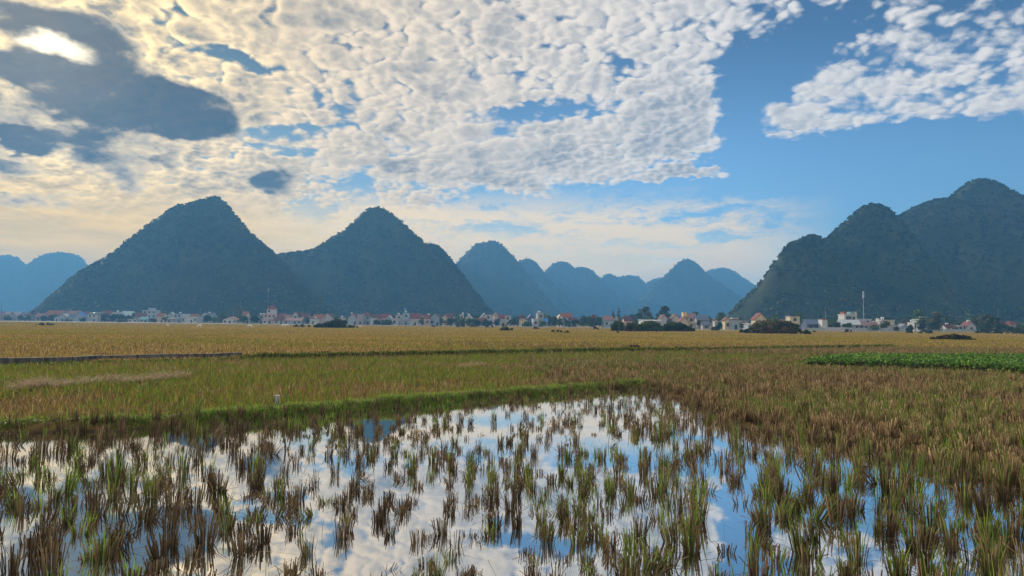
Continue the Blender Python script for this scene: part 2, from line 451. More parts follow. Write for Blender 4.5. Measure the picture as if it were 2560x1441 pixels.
HILLS = [
 ('twin', 2.9, [Peak(780, (528, 490), [(490, 500), (440, 515), (380, 555), (330, 598), (290, 635), (240, 668), (200, 694), (160, 728), (112, 776)], [(555, 498), (590, 535), (640, 588), (690, 632), (760, 690), (860, 780)]),
   Peak(825, (943, 515), [(920, 525), (870, 570), (820, 607), (770, 628), (700, 642), (640, 700), (560, 785)], [(960, 522), (985, 540), (1030, 577), (1065, 613), (1110, 660), (1160, 730), (1200, 785)]),
   Peak(880, (1075, 605), [(1040, 620), (980, 700), (930, 785)], [(1100, 618), (1125, 640), (1150, 672), (1190, 725), (1240, 788)])]),
 ('flat', 5, [Peak(1450, (1215, 604), [(1185, 612), (1150, 645), (1135, 662), (1095, 720), (1050, 790)], [(1240, 604), (1258, 615), (1282, 637), (1300, 657), (1345, 715), (1405, 790)])]),
 ('spur', 6, [Peak(1750, (1318, 643), [(1298, 652), (1250, 720), (1210, 790)], [(1340, 655), (1365, 685), (1420, 745), (1455, 790)])]),
 ('mid', 6, [Peak(1950, (1405, 652), [(1380, 660), (1360, 680), (1330, 730), (1290, 795)], [(1428, 660), (1445, 676), (1500, 730), (1560, 795)]), Peak(1975, (1460, 666), [(1430, 672), (1400, 720), (1360, 795)], [(1480, 675), (1500, 697), (1550, 745), (1600, 795)])]),
 ('knob', 7, [Peak(2150, (1525, 683), [(1508, 690), (1490, 715), (1450, 795)], [(1545, 694), (1570, 730), (1610, 795)])]),
 ('low', 7, [Peak(2250, (1575, 689), [(1548, 692), (1530, 715), (1480, 795)], [(1597, 692), (1612, 708), (1650, 745), (1700, 795)]), Peak(2300, (1645, 695), [(1618, 706), (1590, 730), (1540, 795)], [(1670, 700), (1720, 740), (1780, 795)])]),
 ('cone', 6, [Peak(1900, (1713, 647), [(1690, 660), (1660, 689), (1640, 706), (1600, 742), (1545, 795)], [(1740, 659), (1775, 690), (1810, 716), (1850, 748), (1910, 800)])]),
 ('tail', 7, [Peak(2500, (1812, 669), [(1775, 675), (1740, 700), (1660, 795)], [(1835, 678), (1868, 703), (1900, 727), (1980, 795)])]),
 ('haze_a', 7, [Peak(2050, (18, 637), [(-40, 650), (-120, 720), (-190, 790)], [(42, 643), (70, 668), (115, 725), (165, 795)])]),
 ('haze_b', 7, [Peak(2000, (160, 632), [(135, 633), (110, 640), (85, 655), (65, 678), (20, 740), (-40, 795)], [(185, 636), (205, 648), (222, 668), (260, 720), (315, 795)])]),
 ('great', 2.4, [Peak(700, (2450, 448), [(2425, 455), (2395, 480), (2350, 540), (2250, 680), (2180, 800)], [(2480, 456), (2520, 482), (2560, 502), (2640, 545), (2760, 640), (2900, 800)], k=.8),
   Peak(690, (2330, 500), [(2290, 520), (2240, 545), (2150, 660), (2070, 800)], [(2375, 494), (2420, 520), (2500, 640), (2600, 800)], k=.8),
   Peak(612, (2178, 503), [(2155, 508), (2140, 516), (2112, 545), (2080, 575), (2030, 625), (1960, 720), (1910, 800)], [(2205, 510), (2225, 530), (2280, 600), (2360, 720), (2420, 810)], k=.8),
   Peak(578, (2018, 588), [(1985, 600), (1960, 622), (1935, 652), (1910, 684), (1890, 716), (1870, 742), (1825, 786)], [(2050, 590), (2080, 620), (2150, 710), (2230, 810)], k=.8)]),
]
def hill_nodes(n, b):
    tc = n.node('ShaderNodeTexCoord'); o = X(n, tc.outputs['Object'])
    f = n.noise(o, .05, 6, .6); g = n.noise(o, .012, 4, .6)
    c = n.mix(n.ramp(f, .3, .7), (.014, .026, .010), (.045, .060, .020))
    c = n.mix(n.ramp(g, .5, .7) * .6, c, (.075, .070, .028))
    ge = n.node('ShaderNodeNewGeometry'); nz = n.sep(X(n, ge.outputs['Normal']))[2]
    rock = n.ramp(nz + (f - .5) * .5, .36, .22)
    c = n.mix(rock * .7, c, n.mix(f, (.06, .062, .07), (.15, .145, .15)))
    n.put(b.inputs['Base Color'], c)
M_HILL = mat('hill_scrub', build=hill_nodes, spec=.05)
M_CANOPY = plant_mat('canopy_leaf', trans=.25, spec=.1)

LEAFQ = None
def crowns_mesh(name, C, Rad, tints, nq, flat=.8, qs=.55, m=None):
    """many tree crowns: each NQ leaf clumps (bent quads) spread over a dome of radius Rad at C"""
    n = len(C); N = n * nq
    ph = rng.uniform(0, 2 * np.pi, N); ct = rng.uniform(-.25, 1, N); st = np.sqrt(1 - ct * ct)
    rr = np.repeat(Rad, nq) * rng.uniform(.55, 1.05, N)
    dirn = np.stack([st * np.cos(ph), st * np.sin(ph), ct], 1)
    P = np.repeat(C, nq, 0) + dirn * rr[:, None] * np.array([1, 1, flat])
    nrm = dirn + rng.normal(0, .45, (N, 3)); nrm /= np.linalg.norm(nrm, axis=1)[:, None]
    a = np.cross(nrm, rng.normal(0, 1, (N, 3))); a /= np.linalg.norm(a, axis=1)[:, None]
    b = np.cross(nrm, a); s = (np.repeat(Rad, nq) * qs * rng.uniform(.6, 1.3, N))[:, None]
    lift = nrm * s * .35
    V = np.stack([P - a * s - lift, P - b * s * .7 + lift * .3, P + a * s - lift, P + b * s * .7 + lift * .3], 1).reshape(-1, 3)
    T = np.repeat(tints, nq, 0) * rng.uniform(.7, 1.3, N)[:, None]
    return mesh_np(name, V, [np.arange(N * 4).reshape(-1, 4)], m or M_CANOPY, tint=np.repeat(T, 4, 0))
HILLF = {}
def build_hills():
    for hi, (nm, step, peaks) in enumerate(HILLS):
        x0 = min(p.x - p.rad for p in peaks) - 15; x1 = max(p.x + p.rad for p in peaks) + 15
        y0 = min(p.y - p.rad * p.k for p in peaks) - 15; y1 = max(p.y + p.rad * p.k * .75 for p in peaks)
        if nm == 'great': x1 = min(x1, 560)
        def hz(x, y, peaks=peaks, hi=hi):
            wx = (vnoise(x, y, 60, hi, 3) - .5) * 9; wy = (vnoise(x, y, 60, hi + 40, 3) - .5) * 34
            h = np.full(x.shape, -6.0)
            for p in peaks: h = np.maximum(h, p(x + wx * np.clip(np.abs(y - p.y) / 60, .12, 1), y + wy))
            am = np.clip(h / 40, 0, 1) * np.clip((max(p.L[1][0] for p in peaks) - h) / 30, .25, 1)
            h = h + am * ((vnoise(x, y, 34, hi + 7, 4) - .5) * 6 * (1 + .6 * (h < 110)) + (vnoise(x, y, 9, hi + 9, 2) - .5) * 2.5)
            return np.maximum(h - 2.2 * am, -2.5)
        HILLF[nm] = hz
        o = link('hill', grid_mesh('hill', np.arange(x0, x1, step), np.arange(y0, y1, step), hz, M_HILL)); tag(o, kind='structure')
        # forest on it: one mass nobody could count
        D = peaks[0].y
        dens = {'twin': 1 / 11, 'great': 1 / 8.5}.get(nm, 1 / 45)
        n = int((x1 - x0) * (y1 - y0) * dens)
        x = rng.uniform(x0, x1, n); y = rng.uniform(y0, y1, n)
        z = hz(x, y); e = 3.0
        sl = np.hypot(hz(x + e, y) - z, hz(x, y + e) - z) / e
        fb = (hz(x, y - 12) - z) < 8                                     # not the far slopes
        bare = vnoise(x, y, 28, hi + 3, 3)
        keep = (z > 1.5) & fb & (bare > .27 + .07 * (sl > 2.0))
        x, y, z, bare = x[keep], y[keep], z[keep], bare[keep]
        big = vnoise(x, y, 90, hi + 21, 3)
        rad = rng.uniform(1.1, 2.4, len(x)) * (1.0 if dens > .05 else 1.5) * np.where(z < 22, 1.15, .95)
        g = rng.uniform(0, 1, len(x))[:, None]
        dark = np.array([.006, .012, .005]); mid = np.array([.065, .095, .026]); lite = np.array([.16, .18, .050]); dry = np.array([.11, .08, .04])
        t = dark * (1 - g) + mid * g
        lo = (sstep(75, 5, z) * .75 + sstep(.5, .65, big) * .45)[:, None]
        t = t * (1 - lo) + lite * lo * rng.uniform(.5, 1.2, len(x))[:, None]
        t = np.where((rng.uniform(0, 1, len(x)) < .07)[:, None], dry, t)
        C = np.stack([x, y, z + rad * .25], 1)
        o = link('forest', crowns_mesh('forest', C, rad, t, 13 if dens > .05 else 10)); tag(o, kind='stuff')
build_hills()

# ---------------------------------------------------------------- air
def build_haze():
    V = [(x, y, z) for z in (-1.6, 204) for y in (-140, 3020) for x in (-2640, 2640)]
    Fq = np.array([[0, 2, 3, 1], [4, 5, 7, 6], [0, 1, 5, 4], [2, 6, 7, 3], [0, 4, 6, 2], [1, 3, 7, 5]])
    m = bpy.data.materials.new('air'); m.use_nodes = True; nt = m.node_tree; nt.nodes.clear()
    o = nt.nodes.new('ShaderNodeOutputMaterial'); v = nt.nodes.new('ShaderNodeVolumePrincipled')
    v.inputs['Color'].default_value = (.165, .50, 1.0, 1); v.inputs['Density'].default_value = .00045; v.inputs['Anisotropy'].default_value = .20
    nt.links.new(v.outputs[0], o.inputs['Volume'])
    m.cycles.homogeneous_volume = True
    h = link('haze', mesh_np('haze', V, [Fq], m)); tag(h, kind='stuff')
build_haze()

# ---------------------------------------------------------------- sun and film
def build_light():
    sd = pixdir(85, 40)
    l = bpy.data.lights.new('sun', 'SUN'); l.energy = 3.7; l.angle = R(2.0); l.color = (1.0, .89, .72)
    o = bpy.data.objects.new('sun', l); COL.objects.link(o)
    o.rotation_euler = Vector(-sd).to_track_quat('-Z', 'Y').to_euler()
    S.view_settings.view_transform = 'Standard'; S.view_settings.look = 'None'; S.view_settings.gamma = 1; S.view_settings.use_curve_mapping = False
    S.view_settings.exposure = EXPOSURE
    S.render.engine = 'CYCLES'; c = S.cycles
    c.max_bounces = 5; c.diffuse_bounces = 2; c.glossy_bounces = 3; c.transmission_bounces = 2; c.volume_bounces = 0; c.transparent_max_bounces = 8
    c.use_denoising = True; c.denoiser = 'OPENIMAGEDENOISE'; c.sample_clamp_indirect = 4.0
    c.use_adaptive_sampling = True; c.adaptive_threshold = .01
build_light()
# ---------------------------------------------------------------- grass and stubble
M_STRAW = plant_mat('dry_straw', trans=.22, rough=.8, spec=.15)
M_LEAF = plant_mat('green_blade', trans=.42, rough=.55, spec=.3)
BROWN = np.array([[.20, .130, .068], [.27, .180, .090], [.34, .235, .115], [.12, .082, .048], [.42, .31, .16]])
STRAWC = np.array([[.48, .335, .10], [.39, .27, .08], [.54, .40, .14], [.31, .20, .065]])
GREENC = np.array([[.11, .21, .022], [.16, .27, .030], [.075, .15, .018], [.21, .29, .045]])
OLIVEC = np.array([[.24, .24, .032], [.31, .27, .045], [.18, .21, .028]])

def blades(base, hgt, width, lean, az, tints, droop=.5, face=None):
    """N ribbons: 2 base, 2 mid, 1 tip vertices each. base (N,3)"""
    N = len(base); d = np.stack([np.cos(az), np.sin(az), np.zeros(N)], 1)
    fa = rng.uniform(0, 2 * np.pi, N) if face is None else face
    s = np.stack([np.cos(fa), np.sin(fa), np.zeros(N)], 1) * (width / 2)[:, None]
    up = np.array([0, 0, 1.0]); h = hgt[:, None]; l = lean[:, None]
    mid = base + up * h * .55 * np.cos(l) + d * h * .55 * np.sin(l)
    l2 = l * (1 + droop) + .05
    tip = mid + up * h * .45 * np.cos(l2) + d * h * .45 * np.sin(l2)
    V = np.stack([base - s, base + s, mid + s * .85, mid - s * .85, tip], 1).reshape(-1, 3)
    k = np.arange(N) * 5
    Q = np.stack([k, k + 1, k + 2, k + 3], 1); T = np.stack([k + 3, k + 2, k + 4], 1)
    return V, Q, T, np.repeat(tints, 5, 0)
def stems(base, hgt, rad, lean, az, tints, bend=None):
    """N cut straws: three-sided, slightly kinked, closed at the cut"""
    N = len(base); d = np.stack([np.cos(az), np.sin(az), np.zeros(N)], 1); up = np.array([0, 0, 1.0])
    l = lean[:, None]; h = hgt[:, None]
    b2 = l if bend is None else bend[:, None]
    mid = base + (up * np.cos(l) + d * np.sin(l)) * h * .6
    tip = mid + (up * np.cos(b2) + d * np.sin(b2)) * h * .4
    ring = []
    for q in range(3):
        a = az + q * 2.0944
        o = np.stack([np.cos(a), np.sin(a), np.zeros(N)], 1) * rad[:, None]
        ring.append((base + o, mid + o * .95, tip + o * .85))
    V = np.stack([ring[q][lv] for lv in range(3) for q in range(3)], 1).reshape(-1, 3)
    k = np.arange(N)[:, None] * 9
    Q = np.concatenate([k + np.array([lv * 3 + q, lv * 3 + (q + 1) % 3, lv * 3 + 3 + (q + 1) % 3, lv * 3 + 3 + q]) for lv in range(2) for q in range(3)])
    T = k + np.array([6, 7, 8])
    sh = np.array([.45, .45, .45, .95, .95, .95, 1.15, 1.15, 1.15])            # tint darker at the foot, lighter at the cut
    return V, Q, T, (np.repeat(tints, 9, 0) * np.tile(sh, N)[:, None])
class Acc:
    def __init__(s): s.V = []; s.Q = []; s.T = []; s.C = []; s.n = 0
    def add(s, p):
        V, Q, T, C = p; s.V.append(V); s.Q.append(Q + s.n); s.T.append(T + s.n); s.C.append(C); s.n += len(V)
    def mesh(s, name, m):
        return mesh_np(name, np.concatenate(s.V), [np.concatenate(s.Q), np.concatenate(s.T)], m, tint=np.concatenate(s.C))
def pick(pal, n, jit=.18):
    return pal[rng.integers(0, len(pal), n)] * rng.uniform(1 - jit, 1 + jit, (n, 1))

def clump_arrays(cx, cy, cz, nst, nlf, ngr, h, spread, lean, laz, brown, gtall=1.25, srad=.0034):
    """stubble clumps as arrays; every argument is per clump (K,). returns dry parts, green parts"""
    K = len(cx); dry = []; grn = []
    def rep(n): return np.repeat(np.arange(K), n)
    i = rep(nst); N = len(i)
    if N:
        a = rng.uniform(0, 2 * np.pi, N); r = np.sqrt(rng.uniform(0, 1, N)) * spread[i]
        base = np.stack([cx[i] + r * np.cos(a), cy[i] + r * np.sin(a), np.repeat(0., N) + cz[i] - .03], 1)
        hh = h[i] * rng.uniform(.62, 1.08, N) + .03; ln = np.abs(rng.normal(.03, .045, N)) + r / spread[i] * .07
        dx = np.cos(a) * ln + np.cos(laz[i]) * lean[i]; dy = np.sin(a) * ln + np.sin(laz[i]) * lean[i]
        ln = np.hypot(dx, dy); az = np.arctan2(dy, dx)
        br = rng.uniform(0, 1, N) < .10; bend = np.where(br, ln + rng.uniform(.6, 1.9, N), ln * 1.15)
        t = BROWN[rng.integers(0, 5, N)] * rng.uniform(.75, 1.2, (N, 1)) * brown[i][:, None]
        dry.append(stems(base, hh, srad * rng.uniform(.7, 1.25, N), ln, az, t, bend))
    i = rep(nlf); N = len(i)
    if N:
        a = rng.uniform(0, 2 * np.pi, N); r = rng.uniform(0, 1, N) * spread[i]
        base = np.stack([cx[i] + r * np.cos(a), cy[i] + r * np.sin(a), cz[i] + rng.uniform(-.02, .12, N) * (h[i] / .3)], 1)
        t = BROWN[rng.integers(0, 5, N)] * rng.uniform(.8, 1.5, (N, 1)) * brown[i][:, None]
        dry.append(blades(base, h[i] * rng.uniform(.4, 1.05, N), srad * rng.uniform(1.0, 2.0, N), rng.uniform(.05, .65, N), a, t, droop=.9))
    i = rep(ngr); N = len(i)
    if N:
        a = rng.uniform(0, 2 * np.pi, N); r = np.sqrt(rng.uniform(0, 1, N)) * spread[i] * .9
        base = np.stack([cx[i] + r * np.cos(a), cy[i] + r * np.sin(a), cz[i] - .02 + rng.uniform(0, .10, N)], 1)
        t = pick(GREENC, N, .3)
        grn.append(blades(base, h[i] * gtall * rng.uniform(.55, 1.15, N), srad * rng.uniform(1.1, 2.4, N), rng.uniform(.02, .17, N), a, t, droop=.6))
    return dry, grn

def visible(x, y, z=0.2, mx=90, my=60):
    px, py = topix_np(np.stack([x, y, np.full(x.shape, z)], 1))
    return (px > -mx) & (px < 2560 + mx) & (py < 1441 + my) & (y > 1)
ORD = ['one', 'two', 'three', 'four', 'five', 'six', 'seven', 'eight', 'nine', 'ten', 'eleven', 'twelve', 'thirteen', 'fourteen', 'fifteen', 'sixteen', 'seventeen', 'eighteen', 'nineteen']

def open_water(px, py):
    """how bare the sheet of water is, 0..1, read off the lie of the paddy"""
    f = np.zeros(px.shape)
    for cx, cy, rx, ry, w in [(800, 1190, 300, 70, .75), (1050, 1260, 170, 110, .8), (900, 1390, 200, 120, .75), (1330, 1110, 330, 60, .8), (620, 1130, 420, 32, .5), (1180, 1040, 400, 36, .85),
                              (560, 1380, 110, 110, .35), (300, 1120, 300, 28, .6), (1560, 1330, 140, 60, .4), (1230, 1400, 170, 70, .5), (1620, 1160, 160, 40, .4), (60, 1420, 120, 80, .3), (1480, 1010, 260, 26, .6), (1750, 1120, 200, 60, .55), (1900, 1230, 260, 60, .4), (2060, 1330, 300, 70, .35), (1780, 1260, 160, 50, .45), (250, 1180, 160, 30, .5)]:
        f = np.maximum(f, w * np.clip(1.35 - np.hypot((px - cx) / rx, (py - cy) / ry), 0, 1) ** .6)
    return np.clip(f, 0, .93)

def build_stubble():
    xs, ys = [], []
    for sp, stz in ((.215, False), (.295, True)):                    # thin closely set clumps in the middle, stouter and wider set ones to both sides
        gx, gy = np.meshgrid(np.arange(-15, 24, sp), np.arange(3.9, 27, sp))
        ang = R(14); x = gx.ravel() * math.cos(ang) - gy.ravel() * math.sin(ang) * .25; y = gy.ravel() + gx.ravel() * .06
        x = x + rng.normal(0, sp * .19, x.size); y = y + rng.normal(0, sp * .19, y.size)
        px, py = topix_np(np.stack([x, y, np.zeros(x.size)], 1))
        z_ = (px < 650 + 60 * np.sin(y * 3)) | (px > 1640 + 60 * np.sin(y * 3))
        ok = visible(x, y, mx=220, my=180) & (pond_sd(x, y) > -.15) & (z_ == stz) & (rng.uniform(0, 1, x.size) > (.10 if stz else .14))
        ok &= rng.uniform(0, 1, x.size) > open_water(px, py) * (.70 if stz else .90)
        xs.append(x[ok]); ys.append(y[ok])
    x = np.concatenate(xs); y = np.concatenate(ys)
    px, py = topix_np(np.stack([x, y, np.zeros(x.size)], 1))
    z = np.minimum(ground_z(x, y), .03); K = len(x)
    right = sstep(900, 2200, px)
    stout = np.clip(sstep(800, 500, px) + sstep(1450, 1750, px), 0, 1)
    h = rng.uniform(.13, .26, K) * (1 + .28 * stout) * np.where(rng.uniform(0, 1, K) < .15, .65, 1)
    lean = np.abs(rng.normal(.0, .085, K)) + (rng.uniform(0, 1, K) < .07) * rng.uniform(.3, .7, K); laz = rng.uniform(0, 2 * np.pi, K)
    greenness = vnoise(x, y, 1.1, 12, 3)
    gp = .14 + .55 * sstep(900, 1700, px) * sstep(1050, 1250, py) + .1 * right
    isg = (rng.uniform(0, 1, K) < gp) | (greenness > .70)
    dens = rng.uniform(.5, 1.2, K)
    brown = rng.uniform(.42, .85, K) * (1 + .30 * right)
    # --- the three hundred that show largest stand as objects of their own
    inf = (px > -25) & (px < 2585) & (py < 1475)
    order = np.argsort(np.where(inf, y, 1e6))
    near = order[:300]; rest = np.setdiff1d(np.arange(K), near)
    protos = []
    for v in range(26):
        g = v % 2 == 1; sparse = v % 5 == 0
        n1 = np.array([int(rng.integers(9, 15) if sparse else rng.integers(20, 40))]); n3 = np.array([int(rng.integers(9, 26)) if g else 0])
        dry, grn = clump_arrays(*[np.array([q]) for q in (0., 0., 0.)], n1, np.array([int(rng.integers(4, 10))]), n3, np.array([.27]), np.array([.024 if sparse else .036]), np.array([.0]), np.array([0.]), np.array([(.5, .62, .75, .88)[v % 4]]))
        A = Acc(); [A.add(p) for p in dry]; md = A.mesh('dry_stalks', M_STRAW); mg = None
        if grn:
            A = Acc(); [A.add(p) for p in grn]; mg = A.mesh('green_shoots', M_LEAF)
        protos.append((g, sparse, md, mg))
    info = []
    for k in near:
        c = [p for p in protos if p[0] == bool(isg[k]) and p[1] == bool(dens[k] < .62)]
        if not c: c = [p for p in protos if p[0] == bool(isg[k])]
        p = c[int(rng.integers(0, len(c)))]
        o = empty('stubble_clump', (x[k], y[k], z[k]), float(rng.uniform(0, 6.28)))
        o.rotation_euler = (Matrix.Rotation(lean[k], 3, Vector((-math.sin(laz[k]), math.cos(laz[k]), 0))) @ Matrix.Rotation(float(rng.uniform(0, 6.28)), 3, 'Z')).to_euler()
        s = h[k] / .27; wd = rng.uniform(.85, 1.2) * (1 + .30 * stout[k]); o.scale = (wd, wd, s)
        link('dry_stalks', p[2], o)
        if p[3]: link('green_shoots', p[3], o)
        info.append((o, k, p))
    # labels: look + where it stands in the flooded paddy
    used = {}
    rows = np.array_split(np.argsort([-py[k] for _, k, _ in info]), 12)
    rown = ['along the bottom edge'] + [f'in the {q} rank' for q in ('second', 'third', 'fourth', 'fifth', 'sixth', 'seventh', 'eighth', 'ninth', 'tenth', 'eleventh', 'farthest')]
    for ri, row in enumerate(rows):
        for q in row:
            o, k, p = info[q]
            size = 'tall' if h[k] > .28 else 'short' if h[k] < .17 else 'middling'
            pose = 'fallen-over' if lean[k] > .38 else 'leaning' if lean[k] > .11 else 'upright'
            look = ('sparse ' if p[1] else '') + ('green-shooted stubble clump' if p[0] else 'bare brown clump')
            tw = int(np.clip(round(px[k] / 2560 * 20), 1, 19))
            lab = f"{size} {pose} {look}, {rown[ri]}, {ORD[tw - 1]} twentieths across"
            if lab in used:
                used[lab] += 1; lab = lab.replace(look, ('thinner ' if used[lab] == 2 else 'ragged ') + look)
            used.setdefault(lab, 1)
            tag(o, lab, 'rice stubble', 'rice stubble clumps standing in the flooded paddy')
    # --- all the others in one mass
    A = Acc(); fx = np.clip(y[rest] / 8, 1, 2.2)
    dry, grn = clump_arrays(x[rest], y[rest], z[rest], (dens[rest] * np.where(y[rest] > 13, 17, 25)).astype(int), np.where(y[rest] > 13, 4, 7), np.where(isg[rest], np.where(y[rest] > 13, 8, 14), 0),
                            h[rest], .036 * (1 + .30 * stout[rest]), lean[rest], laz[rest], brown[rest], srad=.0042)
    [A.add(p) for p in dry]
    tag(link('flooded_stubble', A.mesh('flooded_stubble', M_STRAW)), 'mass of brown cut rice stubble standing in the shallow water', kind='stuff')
    A = Acc(); [A.add(p) for p in grn]
    # thin weed blades and single sprouts over the water
    N = 1500; wx = rng.uniform(-9, 16, N); wy = 4.2 + rng.uniform(0, 1, N) ** 1.3 * 18; ok = visible(wx, wy) & (pond_sd(wx, wy) > 0) & (vnoise(wx, wy, .9, 31, 3) > .48)
    wx, wy = wx[ok], wy[ok]; N = len(wx)
    A.add(blades(np.stack([wx, wy, np.full(N, -.03)], 1), rng.uniform(.08, .24, N), rng.uniform(.0025, .005, N), rng.uniform(.05, .8, N), rng.uniform(0, 6.28, N), pick(GREENC, N, .3) * .8, droop=1.0))
    tag(link('green_sprouts', A.mesh('green_sprouts', M_LEAF)), 'green rice regrowth sprouting through the stubble in the water', kind='stuff')
    # --- fallen straw lying on the water
    N = 900; wx = rng.uniform(-9, 18, N); wy = 4.2 + rng.uniform(0, 1, N) ** 1.2 * 16; ok = visible(wx, wy) & (pond_sd(wx, wy) > .2); wx, wy = wx[ok], wy[ok]; N = len(wx)
    tag(link('fallen_straw', mesh_np('fallen_straw', *(lambda p: (p[0], [p[1], p[2]]))(q := blades(np.stack([wx, wy, rng.uniform(.002, .03, N)], 1), rng.uniform(.12, .36, N), rng.uniform(.004, .009, N), rng.uniform(1.25, 1.6, N), rng.uniform(0, 6.28, N), pick(BROWN, N, .3), droop=.02)), M_STRAW, tint=q[3])), 'broken brown straws floating on the paddy water', kind='stuff')
build_stubble()

def line_side(x, y):
    """signed distance beyond the dyke (+) or before it (-)"""
    yl = np.interp(x, DYKE[:, 0], DYKE[:, 1]); return (y - yl) * .8
def scatter(N, y0, y1, power=1.0, x_pad=1.12):
    y = y0 + (y1 - y0) * rng.uniform(0, 1, N) ** power
    hw = y * (1280 / F) * x_pad
    x = rng.uniform(-1, 1, N) * (hw + .6)
    return x, y
def build_fields():
    # --- soggy brown stubble behind and to the side of the pond
    x, y = scatter(80000, 6, 60, .68)
    px, py = topix_np(np.stack([x, y, np.full(x.size, .05)], 1)); sd = pond_sd(x, y)
    m = (sd < .15) & (px > 1380 - (y - 20) * 8) & (py < 1460) & (dist_line(x, y, DYKE) > .5) & ~inside(x, y, CROP) & ((px > 1600) | (sd < -.6)) & (y < 62)
    brownz = sstep(36, 24, y + (vnoise(x, y, 5, 44, 3) - .5) * 16)
    m2 = (px > 1680 + vnoise(x, y, 6, 47, 3) * 120) & (y > 40) & (line_side(x, y) < -.5)
    brownz = np.maximum(brownz, m2 * .8)
    m &= rng.uniform(0, 1, x.size) < .40 * brownz + .05
    x, y, brownz = x[m], y[m], brownz[m]; K = len(x)
    nf = sstep(22, 8, y)
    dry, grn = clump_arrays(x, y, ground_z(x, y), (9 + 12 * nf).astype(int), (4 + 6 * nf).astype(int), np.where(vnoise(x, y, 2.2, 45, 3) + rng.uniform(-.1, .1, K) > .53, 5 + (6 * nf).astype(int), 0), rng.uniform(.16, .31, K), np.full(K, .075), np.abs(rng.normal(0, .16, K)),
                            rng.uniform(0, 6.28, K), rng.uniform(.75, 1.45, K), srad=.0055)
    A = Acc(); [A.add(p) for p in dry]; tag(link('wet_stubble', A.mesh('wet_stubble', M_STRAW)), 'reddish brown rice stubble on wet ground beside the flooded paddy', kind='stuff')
    A = Acc(); [A.add(p) for p in grn]
    # --- regrowth field between bund and dyke: olive green and straw blades
    x, y = scatter(300000, 11, 64, .75)
    sd = pond_sd(x, y); dyk = line_side(x, y)
    m = (sd < -.35) & (dyk < np.where(x < WALL[-1][0] + .4, -.55, -.3)) & ~inside(x, y, CROP)
    px, py = topix_np(np.stack([x, y, np.full(x.size, .05)], 1))
    fade = np.maximum(sstep(1450, 2000, px) * sstep(31, 24, y), sstep(1680, 1780, px) * sstep(40, 42, y))
    m &= rng.uniform(0, 1, x.size) > fade * .92
    x, y = x[m], y[m]; N = len(x)
    big = vnoise(x, y * 1.6, 5.5, 51, 4); row = vnoise(x, y, .9, 52, 3)
    green = sstep(.34, .58, big * .6 + row * .4 + .04)
    t = np.where((rng.uniform(0, 1, N) < green * .85)[:, None], np.where((rng.uniform(0, 1, N) < .55)[:, None], pick(OLIVEC, N) * .75, pick(GREENC, N) * .9), np.where((rng.uniform(0, 1, N) < .4)[:, None], pick(STRAWC, N) * .6, pick(BROWN, N) * .85))
    A.add(blades(np.stack([x, y, ground_z(x, y) - .02], 1), rng.uniform(.09, .26, N) * (.75 + .5 * row), rng.uniform(.010, .020, N) * (1 + y / 60), rng.uniform(.02, .45, N), rng.uniform(0, 6.28, N), t, droop=.8))
    tag(link('regrowth_grass', A.mesh('regrowth_grass', M_LEAF)), 'olive green rice regrowth mixed with dry straw beyond the bund', kind='stuff')
    # --- golden dry field beyond the dyke
    x, y = scatter(300000, 27, 430, 1.9); m = line_side(x, y) > .35; x, y = x[m], y[m]; N = len(x)
    big = vnoise(x * .35, y * 1.4, 9, 61, 4); g = sstep(.47, .66, big)
    t = np.where((rng.uniform(0, 1, N) < g * .75)[:, None], pick(OLIVEC, N) * 1.1, np.where((rng.uniform(0, 1, N) < .72)[:, None], pick(STRAWC, N) * .95, pick(BROWN, N) * 1.2))
    zz = np.where(y < 89, ground_z(x, np.minimum(y, 89.5)), .06)
    A = Acc(); A.add(blades(np.stack([x, y, zz - .02], 1), rng.uniform(.08, .24, N) * np.where(y > 70, .7, 1), rng.uniform(.02, .035, N) * (1 + np.minimum(y, 150) / 50 + np.maximum(y - 150, 0) / 14), rng.uniform(.02, .5, N), rng.uniform(0, 6.28, N), t, droop=.6))
    tag(link('dry_stubble_field', A.mesh('dry_stubble_field', M_STRAW)), 'golden brown dry stubble stretching to the village', kind='stuff')
    # --- green turf on the bund and the dyke
    def along(L, n, w, sx=1.0):
        seg = np.hypot(*(L[1:] - L[:-1]).T); c = np.concatenate([[0], np.cumsum(seg)]); u = rng.uniform(0, c[-1], n)
        xx = np.interp(u, c, L[:, 0]); yy = np.interp(u, c, L[:, 1]); return xx + rng.normal(0, w, n), yy + rng.normal(0, w, n)
    A = Acc()
    x, y = along(BUND[1:], 60000, .27); N = len(x)
    lush = vnoise(x, y, .8, 71, 3)
    kp = (lush + rng.uniform(-.12, .12, N)) > .27; x, y, lush = x[kp], y[kp], lush[kp]; N = len(x)
    t = pick(GREENC, N, .3) * np.where(lush > .45, 1.4, 1.0)[:, None]
    t = np.where((rng.uniform(0, 1, N) < .24)[:, None], pick(BROWN, N), t)
    A.add(blades(np.stack([x, y, ground_z(x, y) - .01], 1), rng.uniform(.035, .13, N) * (.4 + lush * 1.2), rng.uniform(.007, .014, N), rng.uniform(.1, 1.0, N), rng.uniform(0, 6.28, N), t, droop=.9))
    tag(link('bund_turf', A.mesh('bund_turf', M_LEAF)), 'short bright green grass covering the low bund along the water', kind='stuff')
    A = Acc()
    x, y = along(DYKE[2:], 30000, .32); x -= 0; N = len(x)
    t = pick(GREENC, N, .3) * rng.uniform(.25, .75, (N, 1)); t = np.where((rng.uniform(0, 1, N) < .25)[:, None], pick(OLIVEC, N), t)
    A.add(blades(np.stack([x, y, ground_z(x, y) - .01], 1), rng.uniform(.04, .17, N), rng.uniform(.015, .035, N), rng.uniform(.1, 1.0, N), rng.uniform(0, 6.28, N), t, droop=.9))
